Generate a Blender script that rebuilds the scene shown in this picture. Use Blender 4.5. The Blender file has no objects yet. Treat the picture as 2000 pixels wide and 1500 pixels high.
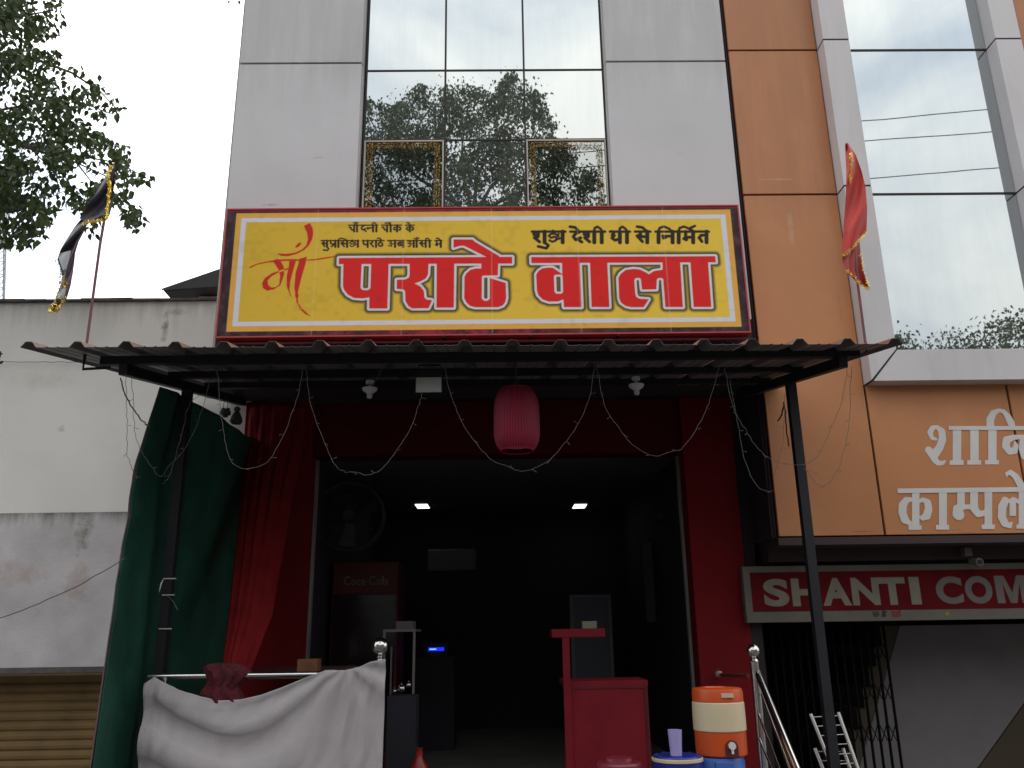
import bpy, bmesh, math, random
import numpy as np
from mathutils import Vector, Matrix
random.seed(7)
RNG = np.random.default_rng(5)
sc = bpy.context.scene
COL = sc.collection

# ------------------------------------------------------------------ camera
FPX = 1640.0
def cam_axes(p, r, y):
    p, r, y = map(math.radians, (p, r, y))
    fw = np.array([math.sin(y)*math.cos(p), math.cos(y)*math.cos(p), math.sin(p)])
    r0 = np.array([math.cos(y), -math.sin(y), 0.0]); u0 = np.cross(r0, fw)
    return math.cos(r)*r0+math.sin(r)*u0, -math.sin(r)*r0+math.cos(r)*u0, fw
RT, UP, FW = cam_axes(16.56, -0.857, 0.85)
EYE = np.array([0, 0, 1.6])
cd = bpy.data.cameras.new('camera'); cam = bpy.data.objects.new('camera', cd); COL.objects.link(cam)
cd.sensor_width = 36; cd.lens = FPX/2000*36; cd.clip_start = .05; cd.clip_end = 600
cam.matrix_world = Matrix(((RT[0], UP[0], -FW[0], EYE[0]), (RT[1], UP[1], -FW[1], EYE[1]), (RT[2], UP[2], -FW[2], EYE[2]), (0, 0, 0, 1)))
sc.camera = cam

# ------------------------------------------------------------------ sky and sun (overcast)
w = bpy.data.worlds.new('World'); sc.world = w; w.use_nodes = True
nt = w.node_tree; nt.nodes.clear()
N = nt.nodes.new; L = nt.links.new
wo = N('ShaderNodeOutputWorld'); bg = N('ShaderNodeBackground'); sky = N('ShaderNodeTexSky')
SUN_EL, SUN_AZ = math.radians(60), math.radians(-25)
sky.sky_type = 'NISHITA'; sky.sun_disc = False; sky.sun_elevation = SUN_EL; sky.sun_rotation = SUN_AZ
tc = N('ShaderNodeTexCoord'); no = N('ShaderNodeTexNoise'); no.inputs['Scale'].default_value = 2.6
no.inputs['Detail'].default_value = 7; no.inputs['Roughness'].default_value = .52; no.inputs['Distortion'].default_value = .35
mp = N('ShaderNodeMapping'); mp.inputs['Scale'].default_value = (1, 1, 1.7); mp.inputs['Location'].default_value = (.7, .3, .2)
rp = N('ShaderNodeValToRGB')
rp.color_ramp.elements[0].position = .40; rp.color_ramp.elements[0].color = (.60, .66, .73, 1)
rp.color_ramp.elements[1].position = .60; rp.color_ramp.elements[1].color = (1.03, 1.02, .97, 1)
sca = N('ShaderNodeVectorMath'); sca.operation = 'SCALE'; sca.inputs['Scale'].default_value = 16.0
mix = N('ShaderNodeMix'); mix.data_type = 'RGBA'; mix.inputs['Factor'].default_value = .9
L(tc.outputs['Generated'], mp.inputs['Vector']); L(mp.outputs[0], no.inputs['Vector']); L(no.outputs['Fac'], rp.inputs[0])
L(rp.outputs[0], sca.inputs[0]); L(sky.outputs[0], mix.inputs['A']); L(sca.outputs[0], mix.inputs['B'])
sx_ = N('ShaderNodeSeparateXYZ'); L(tc.outputs['Generated'], sx_.inputs[0])
gr_ = N('ShaderNodeMapRange'); gr_.inputs['From Min'].default_value = 0; gr_.inputs['From Max'].default_value = .9
gr_.inputs['To Min'].default_value = .62; gr_.inputs['To Max'].default_value = 1.28; L(sx_.outputs['Z'], gr_.inputs['Value'])
gs_ = N('ShaderNodeVectorMath'); gs_.operation = 'SCALE'; L(mix.outputs['Result'], gs_.inputs[0]); my_ = N('ShaderNodeMapRange'); my_.inputs['From Min'].default_value = -1; my_.inputs['To Min'].default_value = .98; my_.inputs['To Max'].default_value = 1.75
L(sx_.outputs['Y'], my_.inputs['Value']); mm_ = N('ShaderNodeMath'); mm_.operation = 'MULTIPLY'; L(gr_.outputs[0], mm_.inputs[0]); L(my_.outputs[0], mm_.inputs[1])
L(mm_.outputs[0], gs_.inputs['Scale'])
L(gs_.outputs[0], bg.inputs['Color']); bg.inputs['Strength'].default_value = .1
L(bg.outputs[0], wo.inputs[0])
sd = bpy.data.lights.new('sun', 'SUN'); sd.energy = .5; sd.angle = math.radians(25); sd.color = (1, .97, .92)
so = bpy.data.objects.new('sun', sd); COL.objects.link(so)
dv = Vector((math.cos(SUN_EL)*math.sin(SUN_AZ), math.cos(SUN_EL)*math.cos(SUN_AZ), math.sin(SUN_EL)))
so.rotation_euler = dv.to_track_quat('Z', 'Y').to_euler(); so.location = (0, -5, 12)
vs = sc.view_settings; vs.view_transform = 'Standard'; vs.look = 'None'; vs.gamma = 1; vs.exposure = 0.08
vs.use_curve_mapping = False
sc.cycles.max_bounces = 8; sc.cycles.transparent_max_bounces = 12

# ------------------------------------------------------------------ helpers
def pt(px, py, Y=None, Z=None, X=None):
    """a point of the place measured off the photograph: where its ray meets the plane Y, Z or X"""
    d = (px-1000)/FPX*RT-(py-750)/FPX*UP+FW
    t = Y/d[1] if Y is not None else (Z-EYE[2])/d[2] if Z is not None else X/d[0]
    p = EYE+d*t
    return Vector((float(p[0]), float(p[1]), float(p[2])))

MATS = {}
def mat(name, col, rough=.6, metal=0.0, var=.12, vscale=3.0, bump=0.0, bscale=40.0, dirt=0.0, dirtcol=(.05, .045, .035),
        streak=0.0, spec=.5, emit=None, emstr=0, alpha=None, coat=0.0, drip=None, spots=(), rand=0.0):
    if name in MATS: return MATS[name]
    m = bpy.data.materials.new(name); m.use_nodes = True; MATS[name] = m
    t = m.node_tree; b = t.nodes['Principled BSDF']; n = t.nodes.new; l = t.links.new
    b.inputs['Roughness'].default_value = rough; b.inputs['Metallic'].default_value = metal
    b.inputs['Specular IOR Level'].default_value = spec; b.inputs['Coat Weight'].default_value = coat
    co = n('ShaderNodeTexCoord')
    base = n('ShaderNodeRGB'); base.outputs[0].default_value = (*col, 1); cur = base.outputs[0]
    if var:
        a = n('ShaderNodeTexNoise'); a.inputs['Scale'].default_value = vscale; a.inputs['Detail'].default_value = 6
        l(co.outputs['Object'], a.inputs['Vector'])
        mr = n('ShaderNodeMapRange'); mr.inputs['From Min'].default_value = .3; mr.inputs['From Max'].default_value = .7
        mr.inputs['To Min'].default_value = 1-var; mr.inputs['To Max'].default_value = 1+var
        l(a.outputs['Fac'], mr.inputs['Value'])
        v = n('ShaderNodeVectorMath'); v.operation = 'SCALE'; l(cur, v.inputs[0]); l(mr.outputs[0], v.inputs['Scale']); cur = v.outputs[0]
        mr2 = n('ShaderNodeMapRange'); mr2.inputs['To Min'].default_value = max(0, rough-.12); mr2.inputs['To Max'].default_value = min(1, rough+.12)
        l(a.outputs['Fac'], mr2.inputs['Value']); l(mr2.outputs[0], b.inputs['Roughness'])
    if dirt or streak:
        a = n('ShaderNodeTexNoise'); a.inputs['Scale'].default_value = 2.2 if dirt else 5; a.inputs['Detail'].default_value = 9; a.inputs['Roughness'].default_value = .68
        mpp = n('ShaderNodeMapping'); mpp.inputs['Scale'].default_value = (1, 1, .14 if streak else 1)
        l(co.outputs['Object'], mpp.inputs['Vector']); l(mpp.outputs[0], a.inputs['Vector'])
        mr = n('ShaderNodeMapRange'); mr.inputs['From Min'].default_value = .5; mr.inputs['From Max'].default_value = .78
        mr.inputs['To Max'].default_value = dirt or streak
        l(a.outputs['Fac'], mr.inputs['Value'])
        mx = n('ShaderNodeMix'); mx.data_type = 'RGBA'; l(mr.outputs[0], mx.inputs['Factor']); l(cur, mx.inputs['A']); mx.inputs['B'].default_value = (*dirtcol, 1)
        cur = mx.outputs['Result']
    def mathn(op, a_, b_=None):
        q = n('ShaderNodeMath'); q.operation = op
        for k_, x_ in enumerate((a_, b_)):
            if x_ is None: continue
            if isinstance(x_, (int, float)): q.inputs[k_].default_value = x_
            else: l(x_, q.inputs[k_])
        return q.outputs[0]
    def over(fac, c_):
        mx = n('ShaderNodeMix'); mx.data_type = 'RGBA'; l(fac, mx.inputs['Factor']); l(cur, mx.inputs['A']); mx.inputs['B'].default_value = (*c_, 1); return mx.outputs['Result']
    if rand:
        oi = n('ShaderNodeObjectInfo'); mr = n('ShaderNodeMapRange'); mr.inputs['To Min'].default_value = 1-rand; mr.inputs['To Max'].default_value = 1+rand
        l(oi.outputs['Random'], mr.inputs['Value']); v = n('ShaderNodeVectorMath'); v.operation = 'SCALE'; l(cur, v.inputs[0]); l(mr.outputs[0], v.inputs['Scale']); cur = v.outputs[0]
    if drip or spots:
        sp_ = n('ShaderNodeSeparateXYZ'); l(co.outputs['Object'], sp_.inputs[0])
    if drip:                                             # run-off stains that start at an edge
        ztop, ln, dcol, st_ = drip
        a = n('ShaderNodeTexNoise'); a.inputs['Scale'].default_value = 9; a.inputs['Detail'].default_value = 8; a.inputs['Roughness'].default_value = .7
        mpp = n('ShaderNodeMapping'); mpp.inputs['Scale'].default_value = (1, 1, .10); l(co.outputs['Object'], mpp.inputs['Vector']); l(mpp.outputs[0], a.inputs['Vector'])
        fall = n('ShaderNodeMapRange'); fall.inputs['From Min'].default_value = ztop-ln; fall.inputs['From Max'].default_value = ztop; l(sp_.outputs['Z'], fall.inputs['Value'])
        k_ = mathn('MULTIPLY', mathn('POWER', fall.outputs[0], 2.2), 1.0)
        q = n('ShaderNodeMapRange'); q.inputs['From Min'].default_value = .62; q.inputs['From Max'].default_value = .95; q.inputs['To Max'].default_value = st_
        l(mathn('ADD', a.outputs['Fac'], mathn('MULTIPLY', k_, .38)), q.inputs['Value'])
        cur = over(mathn('MULTIPLY', q.outputs[0], mathn('POWER', fall.outputs[0], .5)), dcol)
    for (x_, z_, sx__, sz__, scol, st_, nsc) in spots:       # single stains with their own place
        ex = mathn('DIVIDE', mathn('SUBTRACT', sp_.outputs['X'], x_), sx__); ez = mathn('DIVIDE', mathn('SUBTRACT', sp_.outputs['Z'], z_), sz__)
        d2 = mathn('ADD', mathn('MULTIPLY', ex, ex), mathn('MULTIPLY', ez, ez))
        a = n('ShaderNodeTexNoise'); a.inputs['Scale'].default_value = nsc; a.inputs['Detail'].default_value = 8; a.inputs['Roughness'].default_value = .7; l(co.outputs['Object'], a.inputs['Vector'])
        q = n('ShaderNodeMapRange'); q.inputs['From Min'].default_value = .0; q.inputs['From Max'].default_value = .35; q.inputs['To Max'].default_value = st_
        l(mathn('SUBTRACT', mathn('MULTIPLY', a.outputs['Fac'], 1.35), mathn('ADD', mathn('MULTIPLY', d2, .45), .42)), q.inputs['Value'])
        cur = over(q.outputs[0], scol)
    l(cur, b.inputs['Base Color'])
    if bump:
        a = n('ShaderNodeTexNoise'); a.inputs['Scale'].default_value = bscale; a.inputs['Detail'].default_value = 5
        l(co.outputs['Object'], a.inputs['Vector'])
        bp = n('ShaderNodeBump'); bp.inputs['Strength'].default_value = bump; bp.inputs['Distance'].default_value = .01
        l(a.outputs['Fac'], bp.inputs['Height']); l(bp.outputs[0], b.inputs['Normal'])
    if emit: b.inputs['Emission Color'].default_value = (*emit, 1); b.inputs['Emission Strength'].default_value = emstr
    if alpha is not None: b.inputs['Alpha'].default_value = alpha
    return m

def glass_mat(name, tint, fac_diff=.0, transp=0.0, wav=.005):
    m = bpy.data.materials.new(name); m.use_nodes = True; MATS[name] = m
    t = m.node_tree; t.nodes.clear(); n = t.nodes.new; l = t.links.new
    o = n('ShaderNodeOutputMaterial'); g = n('ShaderNodeBsdfGlossy'); g.inputs['Roughness'].default_value = .012
    g.inputs['Color'].default_value = (*tint, 1)
    co = n('ShaderNodeTexCoord'); a = n('ShaderNodeTexNoise'); a.inputs['Scale'].default_value = 2.2; a.inputs['Detail'].default_value = 1
    l(co.outputs['Object'], a.inputs['Vector']); bp = n('ShaderNodeBump'); bp.inputs['Strength'].default_value = wav; bp.inputs['Distance'].default_value = .04
    l(a.outputs['Fac'], bp.inputs['Height']); l(bp.outputs[0], g.inputs['Normal'])
    # dusty streaks on the pane
    d = n('ShaderNodeBsdfDiffuse'); d.inputs['Color'].default_value = (.30, .30, .29, 1)
    a2 = n('ShaderNodeTexNoise'); a2.inputs['Scale'].default_value = 6; a2.inputs['Detail'].default_value = 8; a2.inputs['Roughness'].default_value = .65
    mp_ = n('ShaderNodeMapping'); mp_.inputs['Scale'].default_value = (1, 1, .12); l(co.outputs['Object'], mp_.inputs['Vector']); l(mp_.outputs[0], a2.inputs['Vector'])
    mr = n('ShaderNodeMapRange'); mr.inputs['From Min'].default_value = .45; mr.inputs['From Max'].default_value = .8
    mr.inputs['To Min'].default_value = fac_diff; mr.inputs['To Max'].default_value = fac_diff+.07; l(a2.outputs['Fac'], mr.inputs['Value'])
    mx = n('ShaderNodeMixShader'); l(mr.outputs[0], mx.inputs[0]); l(g.outputs[0], mx.inputs[1]); l(d.outputs[0], mx.inputs[2]); cur = mx.outputs[0]
    if transp:
        tr = n('ShaderNodeBsdfTransparent'); tr.inputs['Color'].default_value = (.75, .78, .76, 1)
        m2 = n('ShaderNodeMixShader'); m2.inputs[0].default_value = transp; l(cur, m2.inputs[1]); l(tr.outputs[0], m2.inputs[2]); cur = m2.outputs[0]
    l(cur, o.inputs[0]); return m

def setp(o, label=None, cat=None, group=None, kind=None):
    if label: o['label'] = label
    if cat: o['category'] = cat
    if group: o['group'] = group
    if kind: o['kind'] = kind
    return o
def empty(name, label, cat, loc=(0, 0, 0), group=None):
    o = bpy.data.objects.new(name, None); COL.objects.link(o); o.location = loc; o.empty_display_size = .1
    return setp(o, label, cat, group)
def link(name, me, m, parent=None, smooth=False, **kw):
    o = bpy.data.objects.new(name, me); COL.objects.link(o)
    if m is not None and not me.materials:
        for k in (m if isinstance(m, (list, tuple)) else [m]): me.materials.append(k)
    if parent is not None:
        o.parent = parent; o.matrix_parent_inverse = Matrix.Translation(parent.location).inverted()
    if smooth:
        for p in me.polygons: p.use_smooth = True
    return setp(o, **kw)
class MB:
    """collects shapes into one mesh"""
    def __init__(s): s.v = []; s.f = []; s.mi = []
    def add(s, v, f, mi=0):
        k = len(s.v); s.v += [tuple(a) for a in v]; s.f += [tuple(i+k for i in a) for a in f]; s.mi += [mi]*len(f); return s
    def box(s, x0, x1, y0, y1, z0, z1, mi=0):
        v = [(x0, y0, z0), (x1, y0, z0), (x1, y1, z0), (x0, y1, z0), (x0, y0, z1), (x1, y0, z1), (x1, y1, z1), (x0, y1, z1)]
        return s.add(v, [(0, 3, 2, 1), (4, 5, 6, 7), (0, 1, 5, 4), (1, 2, 6, 5), (2, 3, 7, 6), (3, 0, 4, 7)], mi)
    def bar(s, a, b, wx, wz, mi=0, up=(0, 0, 1)):
        a = Vector(a); b = Vector(b); d = (b-a).normalized(); u = Vector(up)
        if abs(d.dot(u)) > .95: u = Vector((0, 1, 0))
        r = d.cross(u).normalized()*wx/2; u = r.cross(d).normalized()*wz/2
        v = [a-r-u, a+r-u, a+r+u, a-r+u, b-r-u, b+r-u, b+r+u, b-r+u]
        return s.add(v, [(0, 3, 2, 1), (4, 5, 6, 7), (0, 1, 5, 4), (1, 2, 6, 5), (2, 3, 7, 6), (3, 0, 4, 7)], mi)
    def tube(s, pts, r, n=8, mi=0, cap=True):
        pts = [Vector(p) for p in pts]; rs = r if isinstance(r, (list, tuple)) else [r]*len(pts)
        k = len(s.v); prev = None
        for i, p in enumerate(pts):
            d = (pts[min(i+1, len(pts)-1)]-pts[max(i-1, 0)]).normalized()
            if prev is None:
                u = d.orthogonal().normalized()
            else:
                u = (prev-d*prev.dot(d)).normalized()
            prev = u; w_ = d.cross(u)
            for j in range(n):
                a = 2*math.pi*j/n; s.v.append(tuple(p+(u*math.cos(a)+w_*math.sin(a))*rs[i]))
        for i in range(len(pts)-1):
            for j in range(n):
                a = k+i*n+j; b = k+i*n+(j+1) % n; s.f.append((a, b, b+n, a+n)); s.mi.append(mi)
        if cap:
            s.f.append(tuple(k+j for j in range(n))[::-1]); s.mi.append(mi)
            s.f.append(tuple(k+(len(pts)-1)*n+j for j in range(n))); s.mi.append(mi)
        return s
    def lathe(s, c, prof, n=28, mi=0):
        k = len(s.v); c = Vector(c)
        for r, z in prof:
            for j in range(n):
                a = 2*math.pi*j/n; s.v.append((c.x+r*math.cos(a), c.y+r*math.sin(a), c.z+z))
        for i in range(len(prof)-1):
            for j in range(n):
                a = k+i*n+j; b = k+i*n+(j+1) % n; s.f.append((a, b, b+n, a+n)); s.mi.append(mi)
        s.f.append(tuple(k+j for j in range(n))[::-1]); s.mi.append(mi)
        s.f.append(tuple(k+(len(prof)-1)*n+j for j in range(n))); s.mi.append(mi)
        return s
    def prism(s, poly, y0, y1, mi=0):
        """poly of (x,z), extruded from y0 (front) to y1"""
        n = len(poly); a = sum(poly[i][0]*poly[(i+1) % n][1]-poly[(i+1) % n][0]*poly[i][1] for i in range(n))
        if a < 0: poly = poly[::-1]
        v = [(x, y0, z) for x, z in poly]+[(x, y1, z) for x, z in poly]
        return s.add(v, [tuple(range(n)), tuple(range(2*n-1, n-1, -1))]+[(i, i+n, (i+1) % n+n, (i+1) % n) for i in range(n)], mi)
    def mesh(s, name):
        me = bpy.data.meshes.new(name); me.from_pydata(s.v, [], s.f); me.polygons.foreach_set('material_index', s.mi); me.update(); return me
    def build(s, name, m, parent=None, smooth=False, bevel=0, **kw):
        me = s.mesh(name)
        if bevel:
            b = bmesh.new(); b.from_mesh(me); bmesh.ops.remove_doubles(b, verts=b.verts, dist=1e-5)
            bmesh.ops.bevel(b, geom=b.edges[:], offset=bevel, segments=2, affect='EDGES', profile=.6); b.to_mesh(me); b.free()
        o = link(name, me, m, parent, smooth, **kw)
        if smooth and hasattr(me, 'set_sharp_from_angle'): me.set_sharp_from_angle(angle=math.radians(38))
        return o
def bx(name, m, parent, *a, bevel=0, **kw):
    return MB().box(*a).build(name, m, parent, bevel=bevel, **kw)

# union field of polygons and pen strokes, in the plane of the wall (X right, Z up)
def inpoly(P, X, Z):
    c = np.zeros(X.shape, bool); n = len(P)
    for i in range(n):
        x0, z0 = P[i]; x1, z1 = P[(i+1) % n]
        if z0 == z1: continue
        k = ((z0 > Z) != (z1 > Z)) & (X < (x1-x0)*(Z-z0)/(z1-z0)+x0); c ^= k
    return c
def dseg(x0, z0, x1, z1, X, Z, r0=0, r1=0):
    dx, dz = x1-x0, z1-z0; q = dx*dx+dz*dz or 1e-12
    t = np.clip(((X-x0)*dx+(Z-z0)*dz)/q, 0, 1)
    return np.hypot(X-x0-t*dx, Z-z0-t*dz)-(r0+(r1-r0)*t)
def field(polys, strokes, X, Z, holes=()):
    """signed distance, negative inside; polys: lists of (x,z); strokes: lists of (x,z,r)"""
    F = np.full(X.shape, 9.0)
    for P in polys:
        d = np.full(X.shape, 9.0)
        for i in range(len(P)): d = np.minimum(d, dseg(*P[i], *P[(i+1) % len(P)], X, Z))
        F = np.minimum(F, np.where(inpoly(P, X, Z), -d, d))
    for S in strokes:
        if len(S) == 1: S = S*2
        for a, b in zip(S, S[1:]): F = np.minimum(F, dseg(a[0], a[1], b[0], b[1], X, Z, a[2], b[2]))
    for P in holes:
        d = np.full(X.shape, 9.0)
        for i in range(len(P)): d = np.minimum(d, dseg(*P[i], *P[(i+1) % len(P)], X, Z))
        F = np.maximum(F, np.where(inpoly(P, X, Z), d, -d))
    return F
def contour_mesh(name, F, xs, zs, y, thick=.0015):
    """flat plate of the region F<0 with smooth (marching squares) edges"""
    mb = MB(); vid = {}
    def V(x, z):
        k = (round(x, 6), round(z, 6))
        if k not in vid: vid[k] = len(mb.v); mb.v.append((x, y, z))
        return vid[k]
    nz, nx = F.shape
    edges = []
    for j in range(nz-1):
        i = 0
        while i < nx-1:
            q = (F[j, i], F[j, i+1], F[j+1, i+1], F[j+1, i])
            if all(a < 0 for a in q):
                i0 = i
                while i < nx-1 and F[j, i+1] < 0 and F[j+1, i+1] < 0: i += 1
                mb.f.append(tuple(V(xs[k], zs[j]) for k in range(i0, i+1))+tuple(V(xs[k], zs[j+1]) for k in range(i, i0-1, -1))); mb.mi.append(0)
                continue
            if any(a < 0 for a in q):
                c = ((xs[i], zs[j]), (xs[i+1], zs[j]), (xs[i+1], zs[j+1]), (xs[i], zs[j+1])); P = []; cr = []
                for k in range(4):
                    a, b = q[k], q[(k+1) % 4]
                    if a < 0: P.append(c[k])
                    if (a < 0) != (b < 0):
                        t = a/(a-b); e = (c[k][0]+(c[(k+1) % 4][0]-c[k][0])*t, c[k][1]+(c[(k+1) % 4][1]-c[k][1])*t); P.append(e)
                ids = []
                for p in P:
                    v = V(*p)
                    if not ids or ids[-1] != v: ids.append(v)
                if len(set(ids)) > 2: mb.f.append(tuple(dict.fromkeys(ids))); mb.mi.append(0)
            i += 1
    me = bpy.data.meshes.new(name); me.from_pydata(mb.v, [], mb.f); me.update()
    return me

def leaf_mesh(name, L_=1.0, W=.54, tip=.18):
    """one heart shaped leaf with a drawn-out tip, folded along its midrib; 10 faces"""
    o = [(0, 0), (.30, .10), (.5, .30), (.44, .52), (.2, .76), (.05, .9), (0, 1+tip)]
    v = [(0, 0, 0)]+[(0, -y*L_, .0) for x, y in o[1:-1]]+[(0, -o[-1][1]*L_, -.12)]
    nL = len(v); rv = []
    for x, y in o[1:-1]: v.append((x*W, -y*L_, .12*x-.1*y*y))
    for x, y in o[1:-1]: v.append((-x*W, -y*L_, .12*x-.1*y*y))
    f = []
    a, b = nL, nL+5
    f.append((0, 1, a)); f.append((0, b, 1))
    for i in range(4):
        f.append((i+1, i+2, a+i+1, a+i)); f.append((i+1, b+i, b+i+1, i+2))
    f.append((5, 6, a+4)); f.append((5, b+4, 6))
    me = bpy.data.meshes.new(name); me.from_pydata(v, [], f); me.update(); return me
def leaf_mat(name, col, tl=.35):
    m = bpy.data.materials.new(name); m.use_nodes = True; MATS[name] = m
    t = m.node_tree; t.nodes.clear(); n = t.nodes.new; l = t.links.new
    o = n('ShaderNodeOutputMaterial'); b = n('ShaderNodeBsdfPrincipled'); tr = n('ShaderNodeBsdfTranslucent'); mx = n('ShaderNodeMixShader')
    b.inputs['Roughness'].default_value = .6; b.inputs['Specular IOR Level'].default_value = .25
    g = n('ShaderNodeNewGeometry'); co = n('ShaderNodeTexCoord'); no_ = n('ShaderNodeTexNoise'); no_.inputs['Scale'].default_value = 1.7
    l(co.outputs['Object'], no_.inputs['Vector'])
    ad = n('ShaderNodeMath'); ad.operation = 'ADD'; l(g.outputs['Random Per Island'], ad.inputs[0]); l(no_.outputs['Fac'], ad.inputs[1])
    cr = n('ShaderNodeValToRGB'); cr.color_ramp.elements[0].position = .35; cr.color_ramp.elements[1].position = 1.4/1.0 if False else 1.0
    cr.color_ramp.elements[0].color = (col[0]*.55, col[1]*.6, col[2]*.6, 1); cr.color_ramp.elements[1].color = (col[0]*1.5, col[1]*1.4, col[2]*1.1, 1)
    l(ad.outputs[0], cr.inputs[0]); l(cr.outputs[0], b.inputs['Base Color']); l(cr.outputs[0], tr.inputs['Color'])
    mx.inputs[0].default_value = tl; l(b.outputs[0], mx.inputs[1]); l(tr.outputs[0], mx.inputs[2]); l(mx.outputs[0], o.inputs[0]); return m
def scatter_leaves(name, base, places, m, parent, **kw):
    bv = np.array([v.co[:] for v in base.vertices]); bf = [tuple(p.vertices) for p in base.polygons]
    V = []; Fc = []
    for i, (p, s, e) in enumerate(places):
        R_ = np.array(e.to_matrix()); V.append(bv*s@R_.T+np.array(p[:])); k = i*len(bv)
        Fc += [tuple(a+k for a in f) for f in bf]
    me = bpy.data.meshes.new(name); me.from_pydata(np.concatenate(V).tolist(), [], Fc); me.update()
    return link(name, me, m, parent, **kw)
from mathutils import Euler
def rnd_leaf_rot(droop=.9):
    return Euler((random.gauss(droop, .45), random.gauss(0, .5), random.uniform(0, 6.28)))
def in_poly_px(P, x, y):
    c = False; n = len(P)
    for i in range(n):
        x0, y0 = P[i]; x1, y1 = P[(i+1) % n]
        if (y0 > y) != (y1 > y) and x < (x1-x0)*(y-y0)/(y1-y0)+x0: c = not c
    return c

# ------------------------------------------------------------------ materials
_a = pt(620, 308, 6.65); _b = pt(1330, 300, 6.65); _c = pt(530, 400, 6.65)
grey_acp = mat('grey_cladding', (.55, .525, .53), .42, 0, .06, 1.3, .02, 3, streak=.12, dirtcol=(.30, .28, .27), spec=.35, rand=.045, drip=(pt(700, 123, 6.65).z, .9, (.33, .31, .30), .32), spots=[(_a.x, _a.z, .10, .012, (.2, .18, .17), .5, 20), (_c.x, _c.z, .10, .02, (.2, .18, .17), .5, 14), (_b.x, _b.z, .05, .008, (.2, .18, .17), .4, 20)])
_s = [(pt(px_, py_, 6.64).x, pt(px_, py_, 6.64).z, w_, h_, c_, k_, n_) for px_, py_, w_, h_, c_, k_, n_ in ((1690, 1038, .16, .010, (.16, .08, .06), .8, 18), (1890, 1040, .12, .008, (.2, .1, .07), .7, 18), (1870, 1035, .08, .01, (.2, .1, .07), .6, 25), (1530, 1012, .04, .008, (.12, .07, .05), .8, 20), (1592, 925, .03, .02, (.2, .1, .08), .5, 30),
      (1520, 350, .22, .02, (.56, .34, .2), .6, 6), (1545, 450, .04, .28, (.56, .36, .22), .45, 8), (1640, 600, .03, .2, (.3, .14, .07), .35, 8))]
orange_acp = mat('orange_cladding', (.50, .207, .088), .42, 0, .07, 1.1, .02, 3, dirt=.22, dirtcol=(.58, .33, .17), spec=.3, rand=.06, drip=(pt(1540, 381, 6.64).z, .8, (.36, .15, .07), .5), spots=_s)
pale_acp = mat('pale_cladding', (.60, .565, .57), .42, 0, .05, 1.3, spec=.35, streak=.2, rand=.04, dirtcol=(.24, .22, .2))
black_gap = mat('joint_sealant', (.03, .025, .025), .8)
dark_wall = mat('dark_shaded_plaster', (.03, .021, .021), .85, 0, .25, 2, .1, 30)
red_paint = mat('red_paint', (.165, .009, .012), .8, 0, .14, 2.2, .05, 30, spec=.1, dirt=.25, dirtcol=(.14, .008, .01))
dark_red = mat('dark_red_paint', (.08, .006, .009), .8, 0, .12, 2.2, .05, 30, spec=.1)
sheet_mat = mat('maroon_roof_sheet', (.17, .15, .148), .55, 0, .18, 5, dirt=.3, dirtcol=(.12, .09, .08))
sheet_edge = mat('sheet_painted_top', (.17, .075, .06), .5, 0, .2, 5)
black_steel = mat('black_painted_steel', (.008, .008, .012), .6, 0, .2, 8)
rack_steel = mat('rack_steel', (.30, .29, .28), .22, 1.0, .1, 9)
chrome = mat('polished_steel', (.62, .60, .58), .16, 1.0, .1, 9)
_m = pt(322, 640, 7.2); _z = pt(200, 590, 7.2).z; _h = pt(120, 838, 7.2); _y = pt(100, 740, 7.2)
plaster = mat('white_plaster', (.75, .705, .66), .9, 0, .05, 1.5, .15, 60, dirt=.10, dirtcol=(.40, .38, .33), drip=(_z, .55, (.30, .26, .22), .5),
              spots=[(_m.x, _m.z, .045, .22, (.17, .17, .10), .8, 14), (_h.x, _h.z, .06, .05, (.3, .28, .27), .4, 20), (_y.x, _y.z, .5, .15, (.5, .44, .34), .35, 4), (_m.x+.1, _m.z+.15, .12, .05, (.25, .24, .18), .5, 14)])
_z = pt(120, 1001, 7.18).z; _r = pt(150, 1140, 7.18); _r2 = pt(30, 1120, 7.18); _k = pt(165, 1030, 7.18)
old_plaster = mat('old_grey_plaster', (.54, .50, .50), .92, 0, .13, 3.5, .35, 40, dirt=.35, dirtcol=(.33, .29, .27), drip=(_z, .32, (.10, .09, .07), .9),
              spots=[(_r.x, _r.z, .18, .22, (.34, .22, .2), .5, 9), (_r2.x, _r2.z, .35, .16, (.42, .27, .24), .5, 8), (_k.x, _k.z, .10, .28, (.17, .15, .11), .7, 12)])
soot_shade = mat('soot_and_shade_plaster', (.10, .085, .08), .95, 0, .4, 9, .3, 50)
shutter_m = mat('yellow_brown_shutter', (.21, .125, .045), .7, 0, .18, 4, dirt=.5, dirtcol=(.1, .06, .03))
asphalt = mat('asphalt', (.05, .05, .052), .9, 0, .2, 3, .5, 120)
concrete = mat('concrete', (.15, .14, .13), .9, 0, .15, 3, .3, 60, dirt=.3)
wire_m = mat('grey_wire', (.12, .11, .10), .6, 0, .1)
wire_dark = mat('dark_wire', (.05, .045, .045), .6, 0, .1)
gold = mat('gold_tinsel', (.95, .72, .12), .28, .85, .3, 30)
white_pl = mat('white_plastic', (.62, .62, .60), .4)
mirror_g = glass_mat('reflective_glazing', (.56, .59, .595), .09)
mirror_r = glass_mat('silver_glazing', (.54, .575, .59), .10)
case_g = glass_mat('casement_glass', (.56, .59, .59), .02, .42)
beige_fr = mat('beige_aluminium', (.42, .37, .31), .4, .3)
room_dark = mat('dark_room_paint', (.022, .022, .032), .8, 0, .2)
bark = mat('bark', (.09, .075, .06), .9, 0, .3, 8, .5, 30)
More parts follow.
